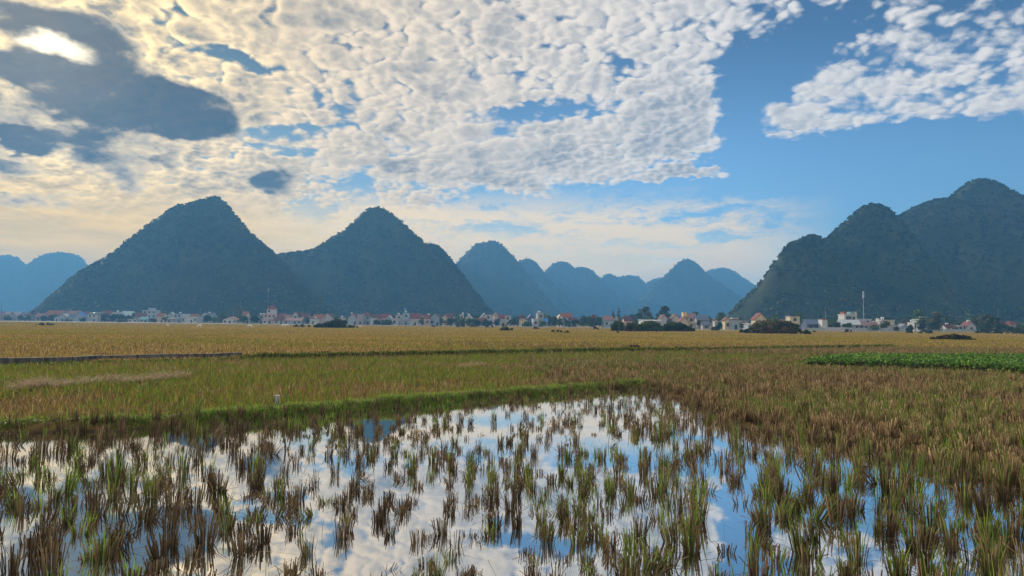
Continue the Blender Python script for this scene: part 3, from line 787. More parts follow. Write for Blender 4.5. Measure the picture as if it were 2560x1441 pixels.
    tag(link('dyke_turf', A.mesh('dyke_turf', M_LEAF)), 'dark green grass on the low dyke crossing the plain', kind='stuff')
    # --- leafy vegetable plot
    x0, y0 = CROP.min(0); x1, y1 = CROP.max(0)
    n = 48000; x = rng.uniform(x0, x1, n); y = rng.uniform(y0, y1, n); m = inside(x, y, CROP) & visible(x, y, .3, 200); x, y = x[m], y[m]; N = len(x)
    ed = np.clip(dist_line(x, y, np.vstack([CROP, CROP[:1]])) / .9, 0, 1)
    hgt = (.24 + .14 * np.sqrt(ed)) * (.75 + .5 * vnoise(x, y, .7, 81, 3))
    P = np.stack([x, y, ground_z(x, y) + (hgt - .12) * rng.uniform(.08, 1, N) ** .55], 1)
    nr = rng.normal(0, .55, (N, 3)) + np.array([0, -.25, .9]); nr /= np.linalg.norm(nr, axis=1)[:, None]
    a = np.cross(nr, rng.normal(0, 1, (N, 3))); a /= np.linalg.norm(a, axis=1)[:, None]; b = np.cross(nr, a); s = rng.uniform(.035, .075, N)[:, None]
    V = np.stack([P - a * s, P - b * s * .7 - nr * s * .2, P + a * s - nr * s * .35, P + b * s * .7 - nr * s * .2], 1).reshape(-1, 3)
    t = pick(np.array([[.07, .18, .02], [.12, .26, .03], [.04, .10, .014], [.21, .36, .06]]), N, .25)
    tag(link('vegetable_leaves', mesh_np('vegetable_leaves', V, [np.arange(N * 4).reshape(-1, 4)], M_LEAF, tint=np.repeat(t, 4, 0))), 'dense dark green leaves of the raised vegetable plot', kind='stuff')
    # --- pale straw left in heaps
    A = Acc()
    for (px0, px1, py0, py1, n) in [(30, 125, 955, 975, 900), (130, 300, 946, 966, 700), (300, 470, 938, 956, 900), (1140, 1210, 912, 922, 260), (1430, 1520, 906, 914, 260), (830, 960, 888, 893, 200)]:
        q = np.array([list(ground(px0 + (px1 - px0) * u, py0 + (py1 - py0) * (1 - u * .9 + v * .35), .1))[:2] for u, v in rng.uniform(0, 1, (n, 2))]); N = n
        A.add(blades(np.stack([q[:, 0], q[:, 1], .1 + rng.uniform(0, .10, N)], 1), rng.uniform(.2, .5, N), rng.uniform(.006, .012, N), rng.uniform(.9, 1.6, N), rng.uniform(0, 6.28, N), pick(np.array([[.46, .33, .20], [.36, .25, .16], [.52, .40, .26]]), N), droop=.15))
    tag(link('loose_straw', A.mesh('loose_straw', M_STRAW)), 'pale loose straw lying in flat heaps on the regrowth field', kind='stuff')
build_fields()
# ---------------------------------------------------------------- village
PAL = dict(W=(.52, .54, .56), PB=(.36, .44, .54), CR=(.60, .54, .40), GY=(.33, .34, .37), MV=(.36, .32, .37), PK=(.58, .43, .41), YL=(.70, .58, .30), BR=(.24, .16, .13), BL=(.12, .28, .60),
           DB=(.10, .13, .24), GG=(.38, .44, .43), TQ=(.25, .47, .50), OR=(.31, .12, .065), RD=(.21, .07, .055), DR=(.13, .042, .04), RB=(.16, .075, .06), GS=(.16, .19, .25), WM=(.64, .66, .67), PG=(.46, .56, .53), PR=(.33, .19, .17),
           GL=(.025, .03, .04), DK=(.06, .05, .05), TK=(.75, .77, .79), ST=(.55, .57, .60))
_mc = {}
rng = np.random.default_rng(23)
def pm(k):
    if k not in _mc: _mc[k] = mat({'GL': 'window_glass', 'DK': 'dark_timber', 'TK': 'steel_tank', 'ST': 'pole_paint'}.get(k, 'paint_' + k.lower()), PAL[k], rough=.12 if k == 'GL' else .35 if k == 'TK' else .8, spec=.5 if k in ('GL', 'TK') else .2)
    return _mc[k]
DEPTH_X = [-200, 0, 300, 600, 900, 1280, 1500, 1700, 1830, 1920, 2100, 2300, 2560, 2700]
DEPTH_D = [570, 560, 500, 440, 425, 400, 370, 330, 290, 285, 300, 310, 330, 335]
def box(x0, x1, y0, y1, z0, z1):
    V = [(x, y, z) for z in (z0, z1) for y in (y0, y1) for x in (x0, x1)]
    return V, [(0, 2, 3, 1), (4, 5, 7, 6), (0, 1, 5, 4), (2, 6, 7, 3), (0, 4, 6, 2), (1, 3, 7, 5)]
class MB:
    def __init__(s): s.V = []; s.F = []
    def add(s, VF):
        V, Fc = VF; n = len(s.V); s.V += [tuple(v) for v in V]; s.F += [tuple(i + n for i in f) for f in Fc]; return s
    def box(s, *a): return s.add(box(*a))
    def tube(s, p0, p1, r0, r1, n=8, cap=True):
        p0, p1 = Vector(p0), Vector(p1); d = (p1 - p0).normalized(); a = d.orthogonal().normalized(); b = d.cross(a)
        V = [p + (a * math.cos(t) + b * math.sin(t)) * r for p, r in ((p0, r0), (p1, r1)) for t in [2 * math.pi * i / n for i in range(n)]]
        Fc = [(i, (i + 1) % n, n + (i + 1) % n, n + i) for i in range(n)]
        if cap: Fc += [tuple(range(n))[::-1], tuple(range(n, 2 * n))]
        return s.add((V, Fc))
    def mesh(s, name, m, smooth=False):
        me = bpy.data.meshes.new(name); me.from_pydata(s.V, [], s.F); me.update()
        if smooth:
            for p in me.polygons: p.use_smooth = True
        me.materials.append(m); return me
    def build(s, name, m, parent=None, smooth=False): return link(name, s.mesh(name, m, smooth), parent)
_wm = {}
def window_mesh(w, h):
    k = (round(w, 1), round(h, 1))
    if k not in _wm:
        _wm[k] = (MB().box(-k[0] / 2, k[0] / 2, -.05, .08, 0, k[1]).mesh('window', pm('GL')),
                  MB().box(-k[0] / 2 - .12, k[0] / 2 + .12, -.16, .02, -.14, -.02).mesh('window_sill', pm('W')))
    return _wm[k]
def roof_prism(w, d, h, z, ov, end=False):
    """two slopes with thickness; ridge along x, or along y when END"""
    t = .22; a, b = (w, d) if not end else (d, w)
    hw, hd = a / 2 + ov, b / 2 + ov; drop = h * ov / (b / 2)
    pr = [(-hd, z - drop), (0, z + h), (hd, z - drop), (hd, z - drop + t), (0, z + h + t), (-hd, z - drop + t)]
    V = [(x, y, q) for x in (-hw, hw) for y, q in pr]
    Fc = [(0, 1, 7, 6), (1, 2, 8, 7), (2, 3, 9, 8), (3, 4, 10, 9), (4, 5, 11, 10), (5, 0, 6, 11), (0, 5, 4, 1), (1, 4, 3, 2), (6, 7, 10, 11), (7, 8, 9, 10)]
    if end: V = [(-y, x, q) for x, y, q in V]
    return V, Fc
def house(x0, x1, yt, kind, wall, roof, label, dD=0, tank=0, cat='house', name=None, yaw=None, nw=None, deep=None):
    xc = (x0 + x1) / 2; D = float(np.interp(xc, DEPTH_X, DEPTH_D)) + dD
    p = at(xc, yt, D); w = (x1 - x0) * D / F; H = p.z - .05
    d = deep or min(max(w * .8, 4.5), 10)
    yaw = rng.uniform(-.2, .2) if yaw is None else yaw
    w = max(w * .96 - abs(math.sin(yaw)) * d * .35, w * .7)
    o = empty(name or ('house' if cat == 'house' else cat.replace(' ', '_')), (p.x, D, .05), yaw)
    tag(o, label, cat, 'houses of the village at the foot of the hills' if cat == 'house' else None)
    rh = {'r': min(H * .40, d * .42), 'e': min(H * .42, w * .52), 'h': min(H * .36, 2.6), 'f': 0, 's': .5}[kind]; hw = H - rh - (.25 if kind == 'f' else 0)
    m = MB()
    if kind == 'e':
        pr = [(-w / 2, 0), (w / 2, 0), (w / 2, hw), (0, hw + rh - .05), (-w / 2, hw)]
        m.add(([(x, y, z) for y in (-d / 2, d / 2) for x, z in pr], [(0, 1, 2, 3, 4), (9, 8, 7, 6, 5), (0, 5, 6, 1), (1, 6, 7, 2), (4, 9, 5, 0), (2, 7, 8, 3), (3, 8, 9, 4)]))
    elif kind == 'r':
        pr = [(-d / 2, 0), (d / 2, 0), (d / 2, hw), (0, hw + rh - .05), (-d / 2, hw)]
        m.add(([(x, y, z) for x in (-w / 2, w / 2) for y, z in pr], [(4, 3, 2, 1, 0), (5, 6, 7, 8, 9), (1, 6, 5, 0), (2, 7, 6, 1), (0, 5, 9, 4), (3, 8, 7, 2), (4, 9, 8, 3)]))
    else: m.box(-w / 2, w / 2, -d / 2, d / 2, 0, hw)
    wl = m.build('wall', pm(wall), o)
    m = MB()
    if kind in 're': m.add(roof_prism(w, d, rh, hw, .35, kind == 'e'))
    elif kind == 'h':
        q = .45; i = min(w, d) * .45
        V = [(-w / 2 - q, -d / 2 - q, hw), (w / 2 + q, -d / 2 - q, hw), (w / 2 + q, d / 2 + q, hw), (-w / 2 - q, d / 2 + q, hw), (-w / 2 + i, 0, H), (w / 2 - i, 0, H), ]
        m.add((V, [(3, 2, 1, 0), (0, 1, 5, 4), (2, 3, 4, 5), (1, 2, 5), (3, 0, 4)]))
    elif kind == 'f': m.box(-w / 2 - .18, w / 2 + .18, -d / 2 - .25, d / 2 + .18, hw + .003, H)
    else:
        q = .4; m.add(([(x, y, z) for z0 in (0, .14) for x, y, z in ((-w / 2 - q, -d / 2 - q, hw + .02 + z0), (w / 2 + q, -d / 2 - q, hw + .02 + z0), (w / 2 + q, d / 2 + q, H + z0 - .1), (-w / 2 - q, d / 2 + q, H + z0 - .1))], [(3, 2, 1, 0), (4, 5, 6, 7), (0, 1, 5, 4), (1, 2, 6, 5), (2, 3, 7, 6), (3, 0, 4, 7)]))
    rf = m.build('roof', pm(roof), o)
    st = max(1, int(round(hw / 3.4))); cols = max(1, min(4, int(w / 2.3))); sh = hw / st
    if nw is None: nw = 8
    for s in range(st):
        for c in range(cols):
            if nw <= 0: break
            x = (c + .5) / cols * w - w / 2
            if s == 0 and c == cols // 2 and w > 3.2:
                ob = MB().box(x - .5, x + .5, -d / 2 - .06, -d / 2 + .05, .05, min(2.1, sh * .8)).build('door', pm('DK'), o); continue
            if rng.uniform() < .18: continue
            a, b = window_mesh(min(1.3, w / cols * .45), min(1.4, sh * .42)); nw -= 1
            wo = link('window', a, o, (x, -d / 2, s * sh + sh * .38)); link('window_sill', b, wo)
    if st > 1 and kind != 'e' and w > 4: MB().box(-w / 2 - .1, w / 2 + .1, -d / 2 - .75, -d / 2 - .003, sh - .14, sh).build('balcony', pm('W' if wall != 'W' else 'PB'), o)
    for t in range(tank):
        tx = (-.25 + .5 * t) * w if tank > 1 else rng.uniform(-.25, .25) * w; tz = H + .05 if kind in 'fs' else H - .35
        tb = MB().tube((tx - .6, 0, tz + .75), (tx + .6, 0, tz + .75), .36, .36, 10)
        for q in (-.4, .4): tb.box(tx + q - .05, tx + q + .05, -.22, .22, tz - .2, tz + .46)
        tb.build('water_tank', pm('TK'), o)
    return o
HOUSES = [
 (-2, 8, 779, 'f', 'MV', 'GY', 'dim mauve block at the edge of the picture under the dark mast'), (16, 32, 780, 'r', 'MV', 'MV', 'hazy mauve house with matching roof beside the dark mast', 20),
 (33, 59, 780, 'r', 'GY', 'MV', 'long hazy grey house in the smoke', 40), (62, 74, 783, 'f', 'PB', 'GY', 'small pale hazy box house beyond the dark mound', 30), (73, 99, 779, 'r', 'MV', 'RB', 'long hazy house with dull red-brown roof', 30), (95, 116, 785, 'r', 'GY', 'PR', 'low house with dull pink roof beside the long orange hall'),
 (117, 172, 777, 'r', 'GY', 'OR', 'very long hall under a continuous orange tile roof', 40), (171, 204, 778, 'r', 'PB', 'PR', 'house with pink roof adjoining the long orange hall', 44), (203, 224, 780, 'r', 'PB', 'RD', 'red-roofed house behind the blue-roofed one', 25),
 (192, 213, 781, 'e', 'PB', 'BL', 'pale house with bright blue gable roof'), (148, 175, 785, 'e', 'PB', 'GG', 'pale blue gabled house in front of the orange hall', -8), (140, 152, 795, 'f', 'W', 'WM', 'tiny white hut at the foot of the orange hall', -14), (176, 192, 786, 'r', 'PB', 'GS', 'low grey-roofed house between gabled and blue-roofed houses', -4),
 (225, 247, 786, 'f', 'W', 'DK', 'white two-storey box with dark flat roof behind a dark post', -6, 1), (229, 256, 781, 'f', 'GG', 'PG', 'grey-green block rising behind the dark-roofed white box', 15), (255, 285, 778, 'r', 'PK', 'RD', 'long red-roofed house above the dark trees', 30),
 (286, 304, 781, 'f', 'W', 'WM', 'low white flat house above the dark trees', 22, 1), (305, 337, 779, 'r', 'GG', 'PG', 'pale green metal-roofed shed above the dark trees', 30), (341, 371, 783, 'r', 'W', 'RB', 'white house with red-brown roof beside the tall blue block', 4),
 (360, 374, 776, 'f', 'PB', 'W', 'lower wing of the tall blue block with a white parapet', 8), (373, 397, 776, 'f', 'PB', 'W', 'tall pale blue four-storey block, highest of its cluster', 6),
 (354, 373, 793, 'r', 'GG', 'TQ', 'low house with turquoise roof before the tall blue block', -10), (324, 336, 798, 'f', 'W', 'W', 'small white hut, first of a pair by the road', -14), (337, 349, 798, 'f', 'W', 'PB', 'small white hut with bluish slab, paired with its twin', -14),
 (396, 415, 784, 'r', 'CR', 'OR', 'cream house with orange roof beside the tall blue block', 3), (421, 440, 781, 'e', 'GG', 'PG', 'grey-green gabled box house standing alone', 8), (421, 436, 796, 's', 'MV', 'RB', 'low lean-to with reddish roof under the grey-green box', -12),
 (439, 458, 785, 'f', 'PB', 'GY', 'bluish row house with dark upper openings', 2, 1), (457, 476, 786, 'r', 'W', 'GY', 'white row house with grey roof joined to the bluish one', 3), (471, 504, 791, 'f', 'W', 'GG', 'long white house with dark veranda and flat roof', -8),
 (479, 498, 786, 'r', 'CR', 'OR', 'house showing only an orange roof above the veranda house', 25), (505, 520, 786, 'e', 'W', 'PB', 'small white gable beside the long grey shed', 5), (508, 540, 783, 'r', 'GG', 'GS', 'long grey-roofed shed with a water tank', 22, 1), (562, 598, 793, 'e', 'W', 'OR', 'white gabled house with orange roof behind a white pole', -6),
 (608, 622, 780, 'r', 'CR', 'OR', 'small orange-roofed hut high among the trees', 45), (616, 631, 792, 'f', 'GG', 'W', 'half-hidden pale hut among dark trees', 0), (648, 664, 788, 'f', 'GY', 'GY', 'grey house with rooftop tanks beside the tower', 2, 2), (658, 670, 800, 'f', 'W', 'W', 'small white shed at the foot of the tower', -16),
 (661, 692, 785, 'f', 'PK', 'PK', 'broad rose-brick base house joined to the white tower', -4), (669, 692, 763, 'h', 'W', 'RD', 'tall white tower house with red cap, tallest in the village', -2),
 (688, 713, 794, 'r', 'W', 'RB', 'low white house with brown roof beside the tower', -8), (700, 715, 784, 'r', 'PK', 'RD', 'small red roof behind the low white house', 35), (712, 729, 788, 'r', 'PK', 'PR', 'rose house with pink roof', 10), (715, 760, 796, 'r', 'PB', 'PR', 'long low row under a faded pink roof', -6),
 (732, 748, 781, 'e', 'W', 'OR', 'white two-storey house with orange gable', 14), (745, 760, 783, 'r', 'W', 'RD', 'white wing with red roof beside the orange gable', 17), (757, 776, 785, 'r', 'MV', 'RB', 'dull brown-roofed house near the round bushes', 20), (777, 797, 797, 'f', 'W', 'GY', 'small white flat house near the round bushes', -8, 1),
 (784, 812, 787, 'r', 'PK', 'OR', 'rose house with broad orange roof above the great bush'), (806, 836, 784, 'e', 'W', 'RD', 'large white gabled house with red roof above the great bush', 5), (850, 862, 795, 'f', 'W', 'W', 'low white house showing behind the great bush', 5, 1), (872, 898, 785, 'e', 'PB', 'RD', 'pale blue gabled house with small red roof', 0, 1),
 (895, 911, 786, 'f', 'MV', 'W', 'narrow mauve three-storey house with white slabs', -3), (907, 927, 780, 'h', 'PB', 'RD', 'tall pale house under a hipped red roof', 2), (925, 946, 796, 'f', 'W', 'WM', 'low white hut below the long red roof', -6), (933, 958, 787, 'r', 'MV', 'RB', 'house with small brown gable in a long row', 8),
 (955, 980, 786, 'r', 'PK', 'RD', 'long red-roofed house ending the row', 4), (966, 983, 790, 'e', 'PB', 'W', 'pale blue end house with white gable', -3), (982, 996, 796, 'f', 'W', 'PK', 'small white house with pinkish upper floor', -8), (990, 1007, 788, 'f', 'W', 'W', 'white framed two-storey house with rooftop tank', 2, 1),
 (1006, 1025, 783, 'f', 'PB', 'PB', 'blue three-storey flat-roofed house with rooftop tank', 0, 1), (1023, 1056, 785, 'r', 'W', 'RD', 'large white house with rows of windows and red roof', 3), (1054, 1063, 790, 'f', 'PB', 'PB', 'thin pale house squeezed beside the large white one', 4), (1061, 1076, 788, 'r', 'PK', 'RD', 'red-fronted house with white porch', -4, 1),
 (1075, 1104, 784, 'e', 'PB', 'RB', 'pale gabled house with sweeping brown roof', 3), (1106, 1120, 788, 'e', 'CR', 'PR', 'cream gable with pinkish roof', 5), (1114, 1136, 785, 'r', 'W', 'RB', 'veranda house with brown-red roof', 8), (1149, 1160, 787, 'f', 'CR', 'W', 'narrow cream house with a white tank', 6, 1),
 (1164, 1182, 788, 'e', 'CR', 'WM', 'cream house with stepped white gables', 2, 1), (1190, 1217, 796, 'r', 'PB', 'RD', 'low house with red roof below the white gable', -4), (1200, 1216, 787, 'e', 'W', 'GS', 'white gable with grey roof above the low red roof', 6, 1), (1213, 1232, 787, 'f', 'W', 'GY', 'white house with dark veranda and balcony', 3),
 (1234, 1246, 783, 'e', 'PK', 'RD', 'rose gable with red barge boards', 10), (1249, 1266, 788, 'r', 'W', 'RD', 'white house with red roof beside a dark thin pole', 1), (1263, 1278, 790, 'f', 'W', 'W', 'white frame house with dark openings', 0), (1298, 1319, 800, 'f', 'CR', 'W', 'low cream house before the dark red tiered one', -5),
 (1300, 1314, 785, 'h', 'PK', 'DR', 'rose house under a dark red two-tiered roof', 4), (1318, 1334, 788, 'e', 'DB', 'DB', 'dark blue gabled shed', 8), (1330, 1345, 797, 'f', 'W', 'WM', 'low white house with layered slabs', -4), (1341, 1358, 783, 'f', 'GY', 'W', 'tall narrow grey house with four dark windows and white tank', 0, 1),
 (1356, 1368, 797, 'r', 'PB', 'BL', 'small house with vivid blue metal roof', 2), (1393, 1405, 788, 'e', 'YL', 'CR', 'yellow gabled wing beside the big red roof', 6), (1402, 1429, 784, 'r', 'W', 'OR', 'cream two-storey house under a big red tile roof', 0), (1428, 1441, 795, 'r', 'PK', 'RB', 'red brick annex near the white tent', 0),
 (1480, 1490, 787, 'f', 'RD', 'RD', 'small red block rising out of the grey trees', 18), (1506, 1532, 791, 'r', 'PB', 'PR', 'pale house with wide pink roof and shaded ground floor', 0), (1535, 1546, 793, 'e', 'W', 'WM', 'white gable peeping over the hedge', 10), (1556, 1579, 793, 'r', 'PK', 'DR', 'dark-roofed red house behind the hedge', 5),
 (1600, 1650, 800, 's', 'W', 'WM', 'long shed with white metal roof above the hedge', 0), (1648, 1667, 788, 'e', 'W', 'RB', 'white gabled house with brown-red roof beside the long white shed', 4), (1675, 1698, 787, 'e', 'W', 'RB', 'cream gabled house with overhanging red roof', 6), (1696, 1719, 793, 'e', 'CR', 'RD', 'lower cream house with red gable roof', 0),
 (1714, 1737, 785, 'r', 'YL', 'PR', 'yellow house with pink roof', 10), (1738, 1769, 790, 'r', 'GY', 'GS', 'grey-blue house with slate roof', 6), (1754, 1773, 806, 'r', 'GY', 'GS', 'low grey house with dark roof near the field edge', -18),
 (1778, 1797, 797, 'e', 'PK', 'DR', 'house showing a dark red gable roof', 10), (1784, 1807, 804, 'f', 'GG', 'W', 'long pale low house behind small trees', -4), (1808, 1823, 794, 'e', 'CR', 'RB', 'tall cream house with steep brown-red roof', -4), (1820, 1848, 799, 'f', 'PB', 'DR', 'pale blue-grey house with dark red eaves', 0),
 (1846, 1865, 802, 'f', 'MV', 'MV', 'low mauve house behind the pale blue-grey one', 10), (1862, 1877, 809, 's', 'PB', 'W', 'small bluish lean-to at the end of the row', -10), (1882, 1912, 784, 'e', 'CR', 'RD', 'tall cream gabled house with steep red roof behind the bushes', -6),
 (1951, 1969, 800, 'r', 'CR', 'OR', 'house showing only an orange roof above the bushes', 8), (1969, 1994, 791, 'f', 'CR', 'MV', 'cream square house with dark upper windows', 0), (2007, 2048, 800, 'r', 'DB', 'GS', 'dark slate-blue shed with low gable', 4), (2050, 2064, 798, 'f', 'W', 'OR', 'narrow white house with blue base and orange top', -4),
 (2096, 2145, 801, 'r', 'GY', 'WM', 'long grey house with white metal roof under the white block', -4), (2101, 2136, 786, 'f', 'W', 'W', 'modern white block with wide black window', 8),
 (2136, 2173, 798, 'f', 'W', 'WM', 'long white building with dark strip windows', 12), (2146, 2190, 806, 'r', 'GY', 'PR', 'long shed under a faded pink roof', -8), (2189, 2199, 803, 'f', 'W', 'W', 'small white tower beside the pink-roofed shed', 0, 1), (2196, 2230, 800, 'f', 'CR', 'W', 'pale cream flat block behind a small tree', 2, 1),
 (2225, 2241, 813, 'f', 'W', 'PB', 'low white house between two trees', -6), (2243, 2267, 811, 'e', 'PB', 'WM', 'pale low gabled house near the dark tree', -4), (2276, 2283, 806, 'f', 'W', 'W', 'thin white house sliver beside the tall green tree', 0, 1), (2288, 2310, 798, 'f', 'GG', 'W', 'pale house behind the tall green tree', 4, 1),
 (2357, 2371, 812, 'r', 'W', 'DR', 'small white house with dark roof beside the tall brown tree', -4, 1), (2370, 2385, 814, 'r', 'BR', 'RB', 'brown house between two pale ones', -2), (2383, 2411, 814, 'f', 'GG', 'W', 'long grey-white house with white cornice', -3), (2408, 2432, 805, 'e', 'W', 'RD', 'white gabled house with red roof beside the large green tree', -6, 1),
 (2480, 2512, 806, 'r', 'CR', 'DR', 'cream villa with dark red roof'), (2508, 2543, 803, 'h', 'CR', 'RD', 'cream villa wing under a raised red hipped roof', 4), (2540, 2556, 812, 'f', 'CR', 'W', 'low cream wall house at the end of the village', 2)]
def build_village():
    made = {}
    for r in HOUSES:
        x0, x1, yt, k, w, rf, lab = r[:7]; dD = r[7] if len(r) > 7 else 0; tk = r[8] if len(r) > 8 else 0
        made[lab] = house(x0, x1, yt, k, w, rf, lab, dD, tk)
    # what stands on the roofs moves with the house
    for key, px0, px1, y0, y1, col, nm in [('tall pale blue four', 374, 387, 770, 776.5, 'PB', 'stair_head'), ('modern white block', 2105, 2112, 780, 786.5, 'OR', 'lift_box'), ('modern white block', 2120, 2128, 780, 786.5, 'TQ', 'tank_box'),
                                           ('modern white block', 2130, 2137, 780, 786.5, 'YL', 'stair_head'), ('pale blue-grey house', 1826, 1843, 794.5, 799.5, 'W', 'roof_terrace'), ('yellow house with pink', 1706, 1716, 781, 812, 'YL', 'stair_tower')]:
        h = next(o for l, o in made.items() if l.startswith(key)); D = h.location.y; a = at(px0, y0, D); b = at(px1, y1, D)
        q = Matrix.Rotation(-h.rotation_euler.z, 3, 'Z') @ (Vector(((a.x + b.x) / 2, D, 0)) - Vector((h.location.x, D, 0)))
        w = (b.x - a.x) / 2; z0 = max(0, b.z - .05); z1 = a.z - .05
        MB().box(q.x - w, q.x + w, q.y - 1.6, q.y + 1.6, z0, z1 - .15).box(q.x - w - .15, q.x + w + .15, q.y - 1.8, q.y + 1.8, z1 - .148, z1).build(nm, pm(col), h)
    h = made['modern white block with wide black window']; D = h.location.y; a = at(2108, 791, D); b = at(2121, 799, D); x0, x1 = a.x - h.location.x, b.x - h.location.x
    fy = min(v[1] for c in h.children if c.name.startswith('wall') for v in c.bound_box)
    MB().box(x0, x1, fy - .14, fy - .003, b.z - .05, a.z - .05).build('window', pm('GL'), h)
    # poles and masts
    def pole(px, y0, D, r, lab, col='ST', arms=0, kind='pole'):
        p = at(px, y0, D); o = empty(kind, (p.x, D, .05)); tag(o, lab, 'mast' if kind == 'radio_mast' else 'pole')
        MB().tube((0, 0, 0), (0, 0, p.z - .05), r, r * .55, 8).build('shaft', pm(col), o)
        for a in range(arms):
            m = MB(); z = p.z - .9 - a * 1.6
            for q in range(3):
                t = q * 2.094; m.box(math.cos(t) * .3 - .09, math.cos(t) * .3 + .09, math.sin(t) * .3 - .06, math.sin(t) * .3 + .06, z - .8, z + .7)
            m.build('antenna_panel', pm('W'), o)
        return o
    pole(4.5, 752, 548, .14, 'tall dark mast over the hazy mauve houses', 'DK')
    pole(247, 785, 488, .12, 'dark post beside the white box with dark flat roof', 'DK')
    pole(501, 770, 470, .08, 'short pale mast behind the veranda house')
    pole(584, 778, 430, .09, 'white pole before the orange-roofed gable house', 'W')
    pole(671, 722, 450, .07, 'thin red and white aerial rising behind the tower', 'PK', 1)
    pole(1013, 770, 425, .10, 'slender mast with white lamp head above the blue house', 'ST', 1)
    pole(1278, 775, 398, .12, 'thin dark pole between white frame house and trees', 'DK')
    pole(2063, 768, 297, .06, 'slim grey aerial above the narrow white house')
    pole(2158, 728, 318, .13, 'tall pale phone mast with antennas beside the modern white block', 'ST', 2, 'radio_mast')
    pole(2495, 771, 332, .06, 'slim white aerial behind the large green tree', 'W')
    # compound walls
    def wall_run(pa, pb, D0, D1, h, col, lab):
        a, b = at(pa, 820, D0), at(pb, 820, D1); L = math.hypot(b.x - a.x, D1 - D0); o = empty('boundary_wall', (a.x, D0, .05), math.atan2(D1 - D0, b.x - a.x)); tag(o, lab, 'wall')
        MB().box(0, L, -.1, .1, 0, h).build('panel', pm(col), o)
        m = MB(); n = max(2, int(L / 3))
        for i in range(n + 1): m.box(i * L / n - .14, i * L / n + .14, -.16, .16, 0, h + .18)
        m.build('pillar', pm('W'), o)
    wall_run(2062, 2126, 284, 286, 1.5, 'W', 'white pillared boundary wall before the long grey house')
    wall_run(2128, 2262, 282, 288, 1.3, 'GG', 'long grey boundary wall below the pink-roofed shed')
    wall_run(2008, 2060, 284, 284, 1.2, 'GG', 'grey-green boundary wall below the slate-blue shed')
    wall_run(2360, 2440, 300, 306, 1.1, 'GG', 'pale grey boundary wall before the white gabled house')
    # white tent
    p = at(1441.5, 801, 385); o = empty('tent', (p.x, 385, .05)); tag(o, 'small white peaked tent beside the red brick annex', 'tent')
    h = p.z; MB().add(([(-1, -1, 0), (1, -1, 0), (1, 1, 0), (-1, 1, 0), (0, 0, h)], [(3, 2, 1, 0), (0, 1, 4), (1, 2, 4), (2, 3, 4), (3, 0, 4)])).build('canopy', pm('W'), o)
    # village road on a low bank
    pts = [(x, float(np.interp(x, DEPTH_X, DEPTH_D)) - 26) for x in range(-300, 2861, 40)]
    V = []; Fq = []
    for x, D in pts:
        q = at(x, 810, D); V += [(q.x, D - 1.5, .02), (q.x, D - .6, .30), (q.x, D + 3.4, .30), (q.x, D + 4.2, .02)]
    for i in range(len(pts) - 1):
        for k in range(3): Fq.append((i * 4 + k, i * 4 + 4 + k, i * 4 + 5 + k, i * 4 + 1 + k))
    me = mesh_np('village_road', V, [np.array(Fq)], mat('pale_road', (.27, .24, .19))); tag(link('village_road', me), kind='structure')
build_village()

# ---------------------------------------------------------------- trees and bushes
GREENS = {'dark': [(.028, .05, .018), (.05, .08, .025), (.08, .105, .035)], 'mid': [(.05, .09, .025), (.085, .14, .04), (.13, .17, .05)], 'light': [(.07, .13, .025), (.11, .18, .035), (.15, .21, .05)],
          'olive': [(.06, .065, .022), (.10, .10, .032), (.14, .13, .045)], 'brown': [(.09, .06, .035), (.14, .085, .05), (.07, .065, .028)], 'grey': [(.05, .07, .045), (.08, .10, .065), (.11, .13, .085)]}
def leaf_blob(name, centers, radii, pal, nq, qs, flat=.85, m=None):
    C = np.array(centers, float); Rd = np.array(radii, float); t = np.array(GREENS[pal])[rng.integers(0, 3, len(C))] * rng.uniform(.8, 1.2, (len(C), 1))
    n = len(C); N = n * nq
    u = rng.normal(0, 1, (N, 3)); u /= np.linalg.norm(u, axis=1)[:, None]; rr = np.repeat(Rd, nq) * rng.uniform(.25, 1.1, N) ** .6
    P = np.repeat(C, nq, 0) + u * rr[:, None] * np.array([1, 1, flat]); P[:, 2] = np.maximum(P[:, 2], .05)
    nr = u + rng.normal(0, .8, (N, 3)); nr /= np.linalg.norm(nr, axis=1)[:, None]
    a = np.cross(nr, rng.normal(0, 1, (N, 3))); a /= np.linalg.norm(a, axis=1)[:, None]; b = np.cross(nr, a); s = (qs * rng.uniform(.5, 1.3, N))[:, None]
    V = np.stack([P - a * s, P - b * s * .6 + nr * s * .2, P + a * s, P + b * s * .6 + nr * s * .2], 1).reshape(-1, 3)
    T = np.repeat(t, nq, 0) * rng.uniform(.7, 1.35, (N, 1))
    return mesh_np(name, V, [np.arange(N * 4).reshape(-1, 4)], m or M_CANOPY, tint=np.repeat(T, 4, 0))
M_BARK = mat('bark', (.13, .105, .085))
